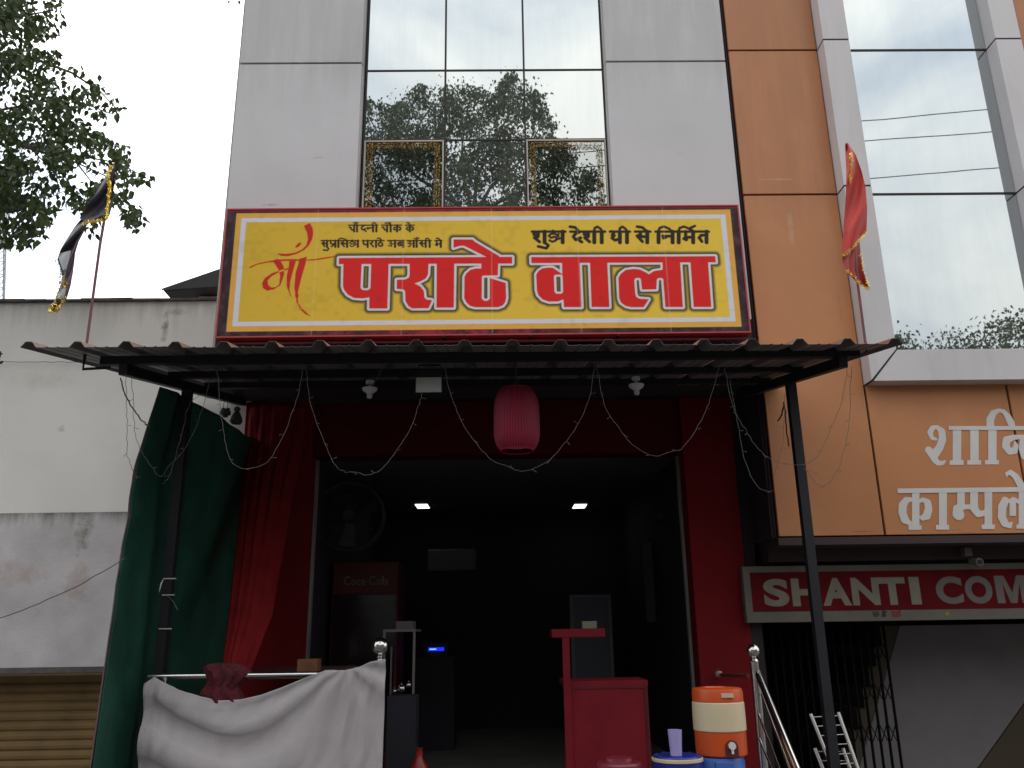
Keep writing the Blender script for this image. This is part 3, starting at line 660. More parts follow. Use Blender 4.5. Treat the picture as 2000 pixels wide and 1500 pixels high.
dry = smooth_noise(sh, (90, 300), 4); low = np.clip((P2(560, 555)[1]-Z)/.25, 0, 1)
Fc2 = np.where((dry > .62) & (low > .05), Fc+.004*low*3, Fc)
C = lerp(C, (.60, .018, .010), cov(np.where(Fb < 6*pxm, 1, Fc2), st*.8))
C = lerp(C, (.74, .70, .72), cov(Fb-4.6*pxm)); C = lerp(C, (.74, .016, .014), cov(Fb))
for su in (.178, .345, .515, .682, .85):                 # joins of the printed flex sheet
    k_ = np.exp(-((u-su)/.0012)**2)[..., None]*.16; C = C*(1-k_)+np.array((.85, .75, .5))*k_
wear = smooth_noise(sh, (30, 90), 9)*.6+smooth_noise(sh, (8, 22), 10)*.4; C = C*(1-np.clip(wear-.55, 0, 1)*.35)[..., None]
nz_, nx_ = sh
vv = np.stack([X, np.full(sh, YS), Z], -1).reshape(-1, 3)
ii = np.arange(nz_*nx_).reshape(nz_, nx_); q = np.stack([ii[:-1, :-1], ii[:-1, 1:], ii[1:, 1:], ii[1:, :-1]], -1).reshape(-1, 4)
me = bpy.data.meshes.new('printed_face'); me.vertices.add(len(vv)); me.vertices.foreach_set('co', vv.ravel())
me.loops.add(q.size); me.loops.foreach_set('vertex_index', q.ravel().astype(np.int32)); me.polygons.add(len(q))
me.polygons.foreach_set('loop_start', np.arange(0, q.size, 4, dtype=np.int32)); me.polygons.foreach_set('loop_total', np.full(len(q), 4, np.int32))
me.update(calc_edges=True)
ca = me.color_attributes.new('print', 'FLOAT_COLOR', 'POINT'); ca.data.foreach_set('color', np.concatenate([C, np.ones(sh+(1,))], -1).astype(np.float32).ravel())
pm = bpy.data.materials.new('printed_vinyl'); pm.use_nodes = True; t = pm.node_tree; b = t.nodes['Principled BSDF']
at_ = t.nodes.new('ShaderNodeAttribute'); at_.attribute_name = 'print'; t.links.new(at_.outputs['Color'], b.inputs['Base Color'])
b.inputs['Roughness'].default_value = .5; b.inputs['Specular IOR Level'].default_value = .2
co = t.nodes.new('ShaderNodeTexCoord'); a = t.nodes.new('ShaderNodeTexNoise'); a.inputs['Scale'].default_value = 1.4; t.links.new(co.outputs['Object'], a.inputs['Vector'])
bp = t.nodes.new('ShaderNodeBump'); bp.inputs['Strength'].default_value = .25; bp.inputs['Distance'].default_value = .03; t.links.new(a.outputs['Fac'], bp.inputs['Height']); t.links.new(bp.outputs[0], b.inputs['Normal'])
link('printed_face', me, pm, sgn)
red_metal = mat('red_sign_edge', (.42, .035, .035), .4, 0, .15, 6)
e = .012
fr = MB()
fr.box(BX[0], BX[1], YS-.006, YS+.11, BZ[1]-e, BZ[1]).box(BX[0], BX[1], YS-.006, YS+.11, BZ[0], BZ[0]+e)
fr.box(BX[0], BX[0]+e, YS-.006, YS+.11, BZ[0]+e, BZ[1]-e).box(BX[1]-e, BX[1], YS-.006, YS+.11, BZ[0]+e, BZ[1]-e)
fr.build('sign_frame', red_metal, sgn)
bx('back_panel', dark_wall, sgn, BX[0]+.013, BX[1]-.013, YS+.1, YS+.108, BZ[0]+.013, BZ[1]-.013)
for px in (688, 866, 1036, 1208):
    x = pt(px, 662, YS).x; MB().bar((x, YS+.0, BZ[0]-.006), (x, FY+.02, BZ[0]-.012), .02, .012).build('support_bracket', black_steel, sgn)
bx('lower_support', mat('sign_support', (.15, .03, .03), .6), sgn, BX[0]+.03, BX[1]-.02, YS+.06, YS+.09, BZ[0]-.035, BZ[0]-.02)

# ------------------------------------------------------------------ awning
aw = empty('awning', 'low corrugated metal awning on black steel posts across the shopfront', 'awning', (0, 5, 3))
YB = 4.78                                        # front beam
BL = pt(232, 738, YB); BR = pt(1647, 724, YB); zb0 = (BL.z+BR.z)/2
BK = pt(482, 796, YP); zb1 = BK.z; SL = (zb1-zb0)/(YP-YB)
def zaw(y, z0=0.0): return zb0+z0+(y-YB)*SL
XA0, XA1 = (BL.x+pt(482, 796, YP).x)/2, BR.x
SF = 4.50                                        # front edge of the sheets
zc = pt(850, 665, SF).z                          # crest height at the front
xl, xr = pt(57, 664, SF).x-.048, pt(1748, 664, SF).x-.048
pitch = (xr-xl)/18.0; ch = .034
def sheet(x0c, ncrest, last):
    prof = []
    for k in range(ncrest):
        c = x0c+k*pitch
        prof += [(c-.044, -ch), (c-.018, 0), (c+.018, 0), (c+.044, -ch)]
        if k < ncrest-1 or not last: prof += [(c+pitch*.36, -ch), (c+pitch*.36+.008, -ch+.006), (c+pitch*.36+.016, -ch), (c+pitch*.64-.016, -ch), (c+pitch*.64-.008, -ch+.006), (c+pitch*.64, -ch)]
    if not last: prof += [(x0c+ncrest*pitch-.044, -ch+.003)]
    prof = [(x, z+.016-(x-xl)/(xr-xl)*.030) for x, z in prof]
    mb = MB(); y0, y1 = SF+random.uniform(-.006, .01), YP-.06; n = len(prof); th = .0018
    dzs = random.uniform(-.003, .003)
    for (y, dz_) in ((y0, 0), (y1, 0)):
        for x, z in prof: mb.v.append((x, y, zc+dzs+z+(y-SF)*SL))
        for x, z in prof: mb.v.append((x, y, zc+dzs+z+(y-SF)*SL+th))
    for i in range(n-1):
        mb.f.append((i, i+1, 2*n+i+1, 2*n+i)); mb.mi.append(0)
        mb.f.append((n+i, 3*n+i, 3*n+i+1, n+i+1)); mb.mi.append(1)
        mb.f.append((i, n+i, n+i+1, i+1)); mb.mi.append(0)
    mb.f.append((0, 2*n, 3*n, n)); mb.mi.append(0); mb.f.append((n-1, 2*n-1, 4*n-1, 3*n-1)); mb.mi.append(0)
    me = mb.mesh('roof_sheet'); return link('roof_sheet', me, [sheet_mat, sheet_edge], aw)
for k in range(0, 18, 3): sheet(xl+.048+k*pitch-(.0 if k else 0), 3 if k < 15 else 4, k == 15)
bw_ = .045
ztop = zc-ch-.003
def purlin(y, x0, x1, h=.05, name='purlin'): MB().box(x0, x1, y-.022, y+.022, zc-ch+(y-SF)*SL-h-.004, zc-ch+(y-SF)*SL-.004).build(name, black_steel, aw)
purlin(YB, pt(197, 716, YB).x, pt(1680, 712, YB).x, .05, 'front_beam'); purlin(5.55, XA0-.05, XA1+.05, .045); purlin(6.25, XA0-.05, XA1+.05, .045); purlin(6.95, XA0-.02, XA1+.02, .045)
hp = zc-ch+(YB-SF)*SL-.054
for x in (XA0, XA1): MB().bar((x, YB-.022, hp-.035), (x, YP-.01, hp-.035+(YP-YB)*SL), .05, .066).build('side_rafter', black_steel, aw)
YPO = 5.6
for x, sx in ((pt(353, 900, YPO).x, 0), (pt(1561, 900, YPO).x, 0)):
    zt = hp-.07+(YPO-YB)*SL-.004
    MB().box(x-.030, x+.030, YPO-.030, YPO+.030, .45 if False else .15, zt).build('post', black_steel, aw)
# bent flag holder at the left end of the front beam
MB().tube([pt(215, 718, YB), pt(162, 721, YB), pt(165, 702, YB), pt(168, 676, YB)], .009, 8).build('flag_holder', black_steel, aw)
# pale junction boxes / lamp holders under the awning
fl = empty('flood_light', 'small black floodlight with a pale lens under the awning, left of the lantern', 'light', tuple(pt(838, 740, 4.95)))
a, b = pt(813, 738, 4.9), pt(862, 766, 4.9)
MB().box(a.x-.006, b.x+.006, 4.9, 4.96, b.z-.004, a.z+.05).build('housing', black_steel, fl, bevel=.004)
MB().box(a.x, b.x, 4.893, 4.8995, b.z, a.z).build('lens', mat('lens_grey', (.42, .41, .38), .35), fl)
MB().tube([(a.x+.01, 4.93, a.z+.05), (a.x+.01, 4.93, a.z+.09), (b.x-.01, 4.93, a.z+.09), (b.x-.01, 4.93, a.z+.05)], .005, 6).build('bracket', black_steel, fl)
for (px, py), lb in (((722, 765), 'white ceiling bulb holder under the awning, left of the floodlight'), ((1243, 758), 'pale bulb holder hanging under the awning, right of the lantern')):
    c = pt(px, py, 5.3); h = empty('bulb_holder', lb, 'lamp', tuple(c), group='bulb holders under the awning')
    MB().lathe(c, [(.01, .08), (.026, .075), (.028, .062), (.024, .05)], 16).build('ceiling_rose', white_pl, h, True)
    MB().lathe(c, [(.014, -.045), (.018, -.035), (.018, -.015), (.045, .006), (.052, .022), (.03, .03)][::1], 20).build('shade', white_pl, h, True)
    MB().tube([c+Vector((0, 0, .03)), c+Vector((0, 0, .05))], .008, 8).build('stem', white_pl, h)

# red lantern
Yl = 5.05; lc = pt(1009, 820, Yl); la = empty('lantern', 'ribbed red cylindrical lantern hanging under the middle of the awning', 'lantern', tuple(lc))
R0 = 45/FPX*Yl*1.02; Ht = (pt(1009, 757, Yl).z-pt(1009, 882, Yl).z)
prof = []
for k in range(15):
    t_ = k/14; z_ = -Ht/2+.01+t_*(Ht-.02); e_ = abs(2*t_-1); r = R0*(1-.30*e_**4.2)*(1-.04*t_); prof.append((r, z_))
lm = MB(); n = 92; k0 = 0
for r, z_ in prof:
    for j in range(n):
        a_ = 2*math.pi*j/n; rr = r+(.0038 if j % 2 else -.0038); lm.v.append((lc.x+rr*math.cos(a_), lc.y+rr*math.sin(a_), lc.z+z_))
for i in range(len(prof)-1):
    for j in range(n): lm.f.append((i*n+j, i*n+(j+1) % n, (i+1)*n+(j+1) % n, (i+1)*n+j)); lm.mi.append(0)
lan_m = mat('crimson_thread', (.28, .009, .038), .6, 0, .15, 20)
lm.build('lantern_shade', lan_m, la)
for z_, r in ((prof[0][1], prof[0][0]), (prof[-1][1], prof[-1][0])):
    MB().tube([(lc.x+r*math.cos(t_), lc.y+r*math.sin(t_), lc.z+z_) for t_ in np.linspace(0, 2*math.pi, 33)], .005, 6).build('ring', lan_m, la, True)
MB().lathe((lc.x, lc.y, lc.z-Ht/2+.03), [(.001, 0), (.055, 0), (.055, .004), (.001, .004)], 24).build('bottom_disc', mat('pale_red', (.5, .2, .22), .5), la)
MB().tube([lc+Vector((0, 0, Ht/2-.01)), Vector((lc.x, lc.y, zaw(Yl, .11)))], .004, 6).build('cord', wire_dark, la)

# fairy lights
def fairy(pts, Y, label, r=.0015, twig=True, m=wire_m, name='fairy_lights', smooth_=6):
    P = [pt(x, y, Y) for x, y in pts]; Q = []
    for i in range(len(P)-1):
        p0, p1, p2, p3 = P[max(i-1, 0)], P[i], P[i+1], P[min(i+2, len(P)-1)]
        for s_ in range(smooth_):
            t_ = s_/smooth_
            q = .5*((2*p1)+(p2-p0)*t_+(2*p0-5*p1+4*p2-p3)*t_*t_+(3*p1-p0-3*p2+p3)*t_**3)
            Q.append(q+Vector((random.gauss(0, .0018), random.gauss(0, .004), random.gauss(0, .0018))))
    Q.append(P[-1])
    o = empty(name, label, 'fairy lights' if name == 'fairy_lights' else 'cable', tuple(P[0]), group='strings of fairy lights under the awning' if name == 'fairy_lights' else None) if twig else None
    mb = MB().tube(Q, r, 5)
    if not twig:
        ob_ = mb.build(name, m, None, True, label=label, cat='cable'); return ob_
    mb.build('wire', m, o, True)
    acc = 0
    for i in range(2, len(Q)-2):
        acc += (Q[i]-Q[i-1]).length
        if acc > .13:
            acc = random.uniform(-.04, .02); d = Vector((random.choice((-1, 1))*random.uniform(.6, 1), random.gauss(0, .4), random.gauss(-.3, .5))).normalized()*random.uniform(.018, .032)
            MB().tube([Q[i], Q[i]+d*.6, Q[i]+d], [r*.8, r*.8, r*1.5], 5).build('bulb', m, o)
    return o
YL = 4.72
fairy([(590, 715), (585, 760), (562, 830), (540, 875), (518, 905), (478, 915), (452, 900), (440, 860), (430, 790), (425, 722)], YL, 'looped string of fairy lights crossing the red pilaster left of the doorway')
fairy([(597, 715), (607, 790), (630, 855), (652, 905), (675, 922), (695, 922), (715, 927), (742, 920), (775, 880), (800, 840), (815, 800), (824, 768)], YL, 'sagging string of fairy lights between floodlight and left pilaster')
fairy([(868, 715), (880, 770), (900, 820), (925, 860), (958, 897), (985, 908), (1017, 920), (1045, 914), (1080, 893), (1102, 866), (1125, 835), (1150, 780), (1160, 715)], YL, 'sagging string of fairy lights passing right below the red lantern')
fairy([(1165, 715), (1180, 790), (1205, 830), (1235, 868), (1275, 890), (1310, 882), (1335, 873), (1370, 820), (1390, 770), (1405, 715)], YL, 'sagging string of fairy lights right of the lantern in front of the lintel')
fairy([(1415, 715), (1430, 790), (1450, 830), (1480, 875), (1500, 893), (1522, 903), (1570, 907), (1600, 885), (1625, 830), (1645, 780), (1655, 715)], YL, 'string of fairy lights crossing in front of the right awning post')
fairy([(1425, 740), (1440, 820), (1450, 880), (1465, 925), (1480, 950), (1500, 960), (1510, 958)], YL+.05, 'short end of fairy lights hanging down against the dark pier left of the right post')
fairy([(1663, 715), (1660, 800), (1655, 850), (1640, 910), (1615, 945), (1598, 948), (1580, 925), (1570, 915)], YL+.03, 'lowest string of fairy lights hanging over the orange wall right of the post')
fairy([(1532, 770), (1530, 860), (1522, 890), (1512, 930)], YL+.06, 'thin strand of fairy lights running down just left of the right post')
fairy([(247, 728), (246, 780), (249, 830), (248, 880), (256, 910), (268, 935)], YL, 'outermost strand of fairy lights dangling over the white wall', m=wire_dark)
fairy([(257, 728), (260, 780), (263, 835), (270, 868), (285, 895), (312, 930), (330, 910), (365, 870), (395, 800), (410, 740)], YL+.02, 'string of fairy lights looping over the green tarpaulin', m=wire_dark)
fairy([(400, 768), (370, 790), (352, 860), (330, 930), (318, 945)], YL+.2, 'strand of fairy lights hanging against the upper green tarpaulin behind the left post', m=wire_dark)
fairy([(235, 738), (244, 768), (255, 790), (272, 815), (285, 829), (292, 832)], YL+.05, 'thick dark cable curling from the awning corner to the tarpaulin', r=.004, twig=False, m=wire_dark, name='hanging_cable')
fairy([(-60, 1228), (60, 1185), (150, 1145), (245, 1090)], 5.0, 'thin dark cable slung across the old plaster wall to the tarpaulin', r=.0028, twig=False, m=wire_dark, name='slack_cable')
fairy([(760, 708), (745, 722), (733, 745), (722, 752)], 5.2, 'thin cable feeding the left bulb holder', r=.003, twig=False, m=wire_m, name='lamp_cable')
fairy([(1532, 790), (1526, 812), (1519, 822)], 5.5, 'frayed black strap tied to the right awning post', r=.006, twig=False, m=wire_dark, name='torn_strap')
fairy([(1532, 785), (1534, 810), (1537, 850), (1541, 872)], 5.5, 'black strap end dangling beside the right awning post', r=.005, twig=False, m=wire_dark, name='strap_end')

# ------------------------------------------------------------------ left neighbour: white wall, old plaster, roller shutter
YW = 7.2
nb = empty('neighbour_building', 'low whitewashed building with stained plaster over a roller shutter, left of the shop', 'building', (-4, YW, 0))
XW0, XW1 = -8.5, XL-.02
zt = pt(200, 590, YW).z; zl = pt(120, 1001, YW).z; zs_ = pt(100, 1303, YW).z
bx('upper_wall', plaster, nb, XW0, XW1+.2, YW, YW+.3, zl, zt)
bx('lower_wall', old_plaster, nb, XW0, XW1+.2, YW-.018, YW+.3, zs_, zl-.004)
cp = MB(); x = XW0
while x < XW1+.2:
    w_ = random.uniform(.15, .4); h_ = random.uniform(.018, .03); cp.box(x, min(x+w_, XW1+.2), YW-.03-random.uniform(0, .008), YW+.32, zt+.001, zt+h_); x += w_
cp.build('coping', soot_shade, nb)
# drip stains and scars are real colour on the wall: thin irregular render patches
def patch(name, m, par, cxp, cyp, wpx_, hpx, Y, seed, n=22, rough=.35):
    r = random.Random(seed); c = pt(cxp, cyp, Y); a_ = wpx_/FPX*Y/2; b_ = hpx/FPX*Y/2; v_ = []
    for k in range(n):
        t_ = 2*math.pi*k/n; q_ = 1+r.uniform(-rough, rough); v_.append((c.x+a_*q_*math.cos(t_), c.z+b_*q_*math.sin(t_)))
    return MB().prism(v_, Y-.0015, Y+.002).build(name, m, par)
# wire along the wall
fairy([(-60, 706), (60, 707), (130, 707), (165, 708)], YW-.03, 'thin straight wire along the white wall left of the awning', r=.003, twig=False, m=wire_m, name='wall_wire')
# shutter opening
bx('shutter_soffit', soot_shade, nb, XW0, XW1+.2, YW-.02, YW+.3, zs_-.045, zs_-.002)  # dark strip; its colour carries the shadow band under the overhang
sh_ = MB(); slat = .075; z_ = zs_-.06; i = 0
shp = []
while z_ > .0:
    prof_ = [(YW+.33, 0), (YW+.315, -.015), (YW+.31, -.037), (YW+.315, -.06), (YW+.33, -slat)]
    mb = MB(); n = len(prof_)
    for x in (XW0, XW1+.2):
        for y, q_ in prof_: mb.v.append((x, y, z_+q_))
    for k in range(n-1): mb.f.append((k, k+1, n+k+1, n+k)); mb.mi.append(0)
    mb.build('shutter_slat', shutter_m, nb, False); z_ -= slat
bx('shutter_back', black_gap, nb, XW0, XW1+.2, YW+.335, YW+.4, .15, zs_)
# dark sheet roof and a few bricks behind the wall top
rf = empty('far_shed', 'dark sloping shed roof on brick showing above the white wall beside the sign', 'shed', (-3, 8.4, 4.7))
a, b, c = pt(330, 578, 8.4), pt(440, 540, 8.4), pt(440, 584, 8.4)
mb = MB(); mb.add([(a.x, 8.2, a.z), (b.x, 8.2, b.z), (b.x, 10.4, b.z-.1), (a.x, 10.4, a.z-.1)], [(0, 1, 2, 3)]); mb.add([(a.x, 8.2, a.z-.02), (b.x, 8.2, b.z-.2), (b.x, 8.2, b.z), (a.x, 8.2, a.z)], [(0, 1, 2, 3)])
mb.add([(a.x+.03, 8.22, a.z-.02), (b.x, 8.22, b.z-.2), (b.x, 8.6, b.z-.3), (a.x+.1, 8.6, a.z-.12)], [(0, 1, 2, 3)])
mb.build('roof', mat('dark_tin', (.035, .032, .035), .6), rf)
brick_m = mat('brick_red', (.30, .15, .115), .9, 0, .25, 12)
q0 = pt(378, 590, 8.3)
for r_ in range(6):
    for k in range(5):
        MB().box(q0.x+k*.115+(r_ % 2)*.05, q0.x+k*.115+(r_ % 2)*.05+.105, 8.3, 8.4, q0.z-.26+r_*.055, q0.z-.26+r_*.055+.047).build('brick', brick_m, rf)

# ------------------------------------------------------------------ under the complex: lit-box sign, gate, stairs
YN = 7.0
cs = empty('complex_name_board', 'long red and white box sign lettered SHANTI COM in the shade under the orange wall', 'sign', (4.2, YN, 2))
a, b = pt(1450, 1103, YN), pt(1458, 1213, YN); sx0 = (a.x+b.x)/2; sz1, sz0 = pt(1700, 1103, YN).z, pt(1700, 1213, YN).z; sx1 = 5.9
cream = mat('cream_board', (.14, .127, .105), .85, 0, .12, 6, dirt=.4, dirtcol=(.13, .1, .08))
bred = mat('board_red', (.115, .008, .011), .9, 0, .2, 4, spec=.1, dirt=.4, dirtcol=(.08, .006, .008))
bx('sign_box', cream, cs, sx0, sx1, YN, YN+.14, sz0, sz1, bevel=.004)
fx0, fz1, fz0 = pt(1467, 1150, YN).x, pt(1700, 1115, YN).z, pt(1700, 1192, YN).z
bx('red_field', bred, cs, fx0, sx1-.03, YN-.002, YN+.01, fz0, fz1)
let_y = mat('board_letter', (.20, .18, .135), .6, 0, .15, 9); let_w = mat('board_letter_pale', (.14, .12, .11), .6, 0, .15, 9)
def glyph(ch_, x0, x1, z0, z1, y, m, par, bold=.03, name='letter', depth=.0015):
    cu = bpy.data.curves.new('letter', 'FONT'); cu.body = ch_; cu.offset = bold; cu.extrude = .5
    tmp = bpy.data.objects.new('tmp', cu); COL.objects.link(tmp)
    dg = bpy.context.evaluated_depsgraph_get(); dg.update()
    me = bpy.data.meshes.new_from_object(tmp.evaluated_get(dg)); bpy.data.objects.remove(tmp); bpy.data.curves.remove(cu)
    co_ = np.array([v_.co[:] for v_ in me.vertices]); mn, mx_ = co_.min(0), co_.max(0); s_ = (mx_-mn); s_[s_ == 0] = 1
    q_ = (co_-mn)/s_
    out = np.stack([x0+q_[:, 0]*(x1-x0), y-q_[:, 2]*depth, z0+q_[:, 1]*(z1-z0)], -1)
    me.vertices.foreach_set('co', out.ravel()); me.materials.clear(); me.update()
    return link(name, me, m, par)
lz1, lz0 = pt(1700, 1128, YN).z, pt(1700, 1182, YN).z
for ch_, p0, p1, m in (('S', 1491, 1540, let_y), ('H', 1546, 1600, let_y), ('A', 1605, 1661, let_y), ('N', 1663, 1717, let_y), ('T', 1717, 1769, let_y), ('I', 1777, 1797, let_y),
                       ('C', 1828, 1880, let_w), ('O', 1885, 1938, let_w), ('M', 1945, 2008, let_w), ('P', 2016, 2062, let_w), ('L', 2070, 2110, let_w), ('E', 2120, 2164, let_w), ('X', 2168, 2222, let_w)):
    if ch_ == 'M':
        xa_, xb_ = pt(p0, 1155, YN).x, pt(p1, 1155, YN).x; W_ = xb_-xa_; q_ = [(0, 0), (0, 1), (.30, 1), (.5, .38), (.70, 1), (1, 1), (1, 0), (.76, 0), (.76, .72), (.60, 0), (.40, 0), (.24, .72), (.24, 0)]
        MB().prism([(xa_+W_*a_, lz0+(lz1-lz0)*b_) for a_, b_ in q_], YN-.004, YN-.0025).build('letter', m, cs); continue
    glyph(ch_, pt(p0, 1155, YN).x, pt(p1, 1155, YN).x, lz0, lz1, YN-.0025, m, cs, .022 if ch_ == 'M' else .045)
for k, (p, w_, h_, c_, a_) in enumerate(((1712, .05, .04, (.03, .045, .035), .2), (1728, .035, .05, (.02, .02, .02), -.3), (1752, .075, .05, (.20, .025, .025), .05), (1850, .04, .03, (.22, .2, .03), .1))):
    q_ = pt(p, 1198, YN-.004); m_ = MB(); r_ = random.Random(k)
    P_ = [(-w_/2, -h_/2), (0, -h_/2-.006), (w_/2, -h_/2+.008), (w_/2-.01, 0), (w_/2, h_/2), (.005, h_/2-.008), (-w_/2, h_/2)]
    m_.prism([(q_.x+x*math.cos(a_)-z*math.sin(a_), q_.z+x*math.sin(a_)+z*math.cos(a_)) for x, z in P_], YN-.0045+k*.0003, YN-.001).build('sticker', mat('sticker%d' % k, c_, .7, 0, .4, 60), cs)
# cctv camera
cc = empty('security_camera', 'small dome-front security camera on the beam above the name board', 'camera', tuple(pt(1895, 1085, 6.85)))
c = pt(1890, 1082, 6.85)
MB().box(c.x-.03, c.x+.03, 6.83, 6.9, c.z-.02, c.z+.05).build('mount', mat('camera_body', (.14, .09, .085), .6), cc, bevel=.006)
c2 = pt(1911, 1098, 6.8)
MB().tube([(c2.x-.01, 6.88, c2.z+.015), (c2.x, 6.8, c2.z), (c2.x, 6.78, c2.z)], [.03, .034, .032], 16).build('body', mat('camera_shell', (.14, .125, .115), .5), cc, True)
MB().tube([(c2.x, 6.779, c2.z), (c2.x, 6.77, c2.z)], .019, 16).build('lens', black_steel, cc, True)
MB().tube([(c.x, 6.86, c.z), (c2.x, 6.86, c2.z+.01)], .01, 8).build('arm', black_steel, cc)
# beam above the board, dark back wall of the stair hall
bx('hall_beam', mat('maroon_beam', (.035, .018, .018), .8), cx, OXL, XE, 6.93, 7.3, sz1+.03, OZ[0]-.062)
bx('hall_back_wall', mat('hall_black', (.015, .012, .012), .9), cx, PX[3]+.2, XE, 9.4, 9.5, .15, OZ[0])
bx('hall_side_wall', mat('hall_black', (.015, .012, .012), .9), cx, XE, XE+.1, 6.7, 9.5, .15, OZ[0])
# folding gate
YGt = 7.35
gate_black = mat('gate_black', (.005, .005, .006), .9, 0, .2, 8, spec=.08)
gt = empty('folding_gate', 'black collapsible steel gate folded open behind the right handrail', 'gate', (2.6, YGt, 0))
gx0, gx1 = pt(1478, 1300, YGt).x, pt(1735, 1300, YGt).x; gh = sz0-.02
nb_ = 16
for k in range(nb_):
    x = gx0+(gx1-gx0)*k/(nb_-1); MB().box(x-.007, x+.007, YGt-.012, YGt+.012, .16, gh).build('gate_bar', gate_black, gt)
for k in range(nb_-1):
    xa = gx0+(gx1-gx0)*k/(nb_-1)+.007; xb = gx0+(gx1-gx0)*(k+1)/(nb_-1)-.007
    m_ = MB()
    for z_ in np.arange(.4, gh-.2, .32): m_.bar((xa, YGt-.016, z_), (xb, YGt-.016, z_+.14), .004, .012, up=(0, 1, 0)); m_.bar((xa, YGt+.016, z_+.14), (xb, YGt+.016, z_), .004, .012, up=(0, 1, 0))
    m_.build('lattice', gate_black, gt, kind='stuff')
MB().box(gx0, gx1+.3, YGt-.03, YGt+.03, gh, gh+.03).build('top_track', gate_black, gt)
# staircase: slab soffit running up to the right with a dark stepped edge
stc = empty('staircase', 'concrete stair flight with grey plastered underside and stepped dark edge under the name board', 'stairs', (4.5, 8, 0))
YA = 7.9
A1, A2, A3, A4 = pt(1758, 1222, YA), pt(2060, 1222, YA), pt(1900, 1512, YA), pt(1675, 1512, YA)
A4b = pt(1640, 1640, YA); A3b = pt(1845, 1640, YA)
MB().prism([(A1.x, A1.z), (A2.x+.25, A1.z), (A3.x, A3.z), (A3b.x, A3b.z), (A4b.x, A4b.z), (A4.x, A4.z)], YA, YA+.02).build('side_plaster', mat('stair_plaster', (.20, .18, .185), .9, 0, .08, 4, .1, 60), stc)
MB().prism([(A3.x+.02, A3.z), (A2.x+.27, A1.z), (A2.x+1, A1.z), (A3.x+1, A3.z)], YA+.01, YA+.03).build('landing_wall', mat('stair_brown', (.08, .06, .04), .9, 0, .1), stc)
e0, e1 = pt(1735, 1222, YA), pt(1655, 1512, YA)
poly = [(A1.x-.003, A1.z), (A4.x-.003, A4.z)]; ns = 7
for k in range(ns+1):
    t_ = k/ns; xx = e1.x+(e0.x-e1.x)*t_; zz_ = e1.z+(e0.z-e1.z)*t_
    poly.append((xx, zz_))
    if k < ns: poly.append((xx, zz_+(e0.z-e1.z)/ns*.8)) if False else poly.append((xx-.0, zz_+(e0.z-e1.z)/ns))
    if k < ns: pass
MB().prism(poly, YA+.005, YA+.9).build('stair_edge', mat('stair_brown', (.08, .06, .04), .9, 0, .1), stc)

# ------------------------------------------------------------------ tarpaulin on the left
def grid_cloth(name, m, fn, nu, nv, parent=None, **kw):
    V = [fn(i/nu, j/nv) for j in range(nv+1) for i in range(nu+1)]
    Fc = [(j*(nu+1)+i, j*(nu+1)+i+1, (j+1)*(nu+1)+i+1, (j+1)*(nu+1)+i) for j in range(nv) for i in range(nu)]
    me = bpy.data.meshes.new(name); me.from_pydata([tuple(v_) for v_ in V], [], Fc); me.update()
    o = link(name, me, m, parent, True, **kw)
    so_ = o.modifiers.new('thickness', 'SOLIDIFY'); so_.thickness = .003
    return o
def poly_at(P, t_):
    t_ = max(0, min(1, t_))*(len(P)-1); i = min(int(t_), len(P)-2); f_ = t_-i
    return tuple(P[i][k]*(1-f_)+P[i+1][k]*f_ for k in range(len(P[0])))
tarp_l = [(315, 757, 5.25), (285, 850, 5.22), (262, 925, 5.2), (252, 1010, 5.15), (234, 1110, 5.1), (222, 1200, 5.08), (204, 1320, 5.05), (190, 1420, 5.0), (178, 1500, 5.0), (165, 1600, 5.0)]
tarp_r = [(503, 853, 6.95), (494, 900, 6.95), (485, 950, 6.95), (476, 1010, 6.95), (466, 1080, 6.95), (456, 1150, 6.95), (447, 1210, 6.95), (439, 1270, 6.95), (430, 1345, 6.95), (420, 1420, 6.95)]
tarp_top = [(315, 757), (345, 766), (372, 784), (430, 812), (460, 836), (480, 852), (503, 855)]
tarp = mat('green_tarpaulin', (.005, .066, .040), .7, 0, .22, 5, .6, 22)
def tf(u, v):
    a = poly_at(tarp_l, v); b = poly_at(tarp_r, v); Y = a[2]+(b[2]-a[2])*u
    tt = poly_at(tarp_top, u); x = a[0]+(b[0]-a[0])*u; y = a[1]+(b[1]-a[1])*u
    lx = 315+(503-315)*u; ly = 757+(853-757)*u; k = (1-v)**3
    p = pt(x+(tt[0]-lx)*k, y+(tt[1]-ly)*k, Y)
    n_ = .010*math.sin(u*19+v*2.1)+.005*math.sin(u*37-v*5+1)+.006*math.sin(v*60+u*9)*math.exp(-((u-.12)/.16)**2)*(1.6 if .15 < v < .5 else .4)
    return p+Vector((.75, -.65, 0))*n_
tp = empty('tarpaulin', 'dark green tarpaulin hung as a side curtain behind the left awning post', 'tarpaulin', (-2.2, 6, 2))
grid_cloth('sheet', tarp, tf, 70, 90, tp)
def hf(u, v):
    p = Vector(tf(u*.05*(.35+.65*v), v)); return p+Vector((-.008, -.014, 0))
grid_cloth('hem', mat('tarp_hem', (.13, .10, .10), .8), hf, 2, 60, tp)

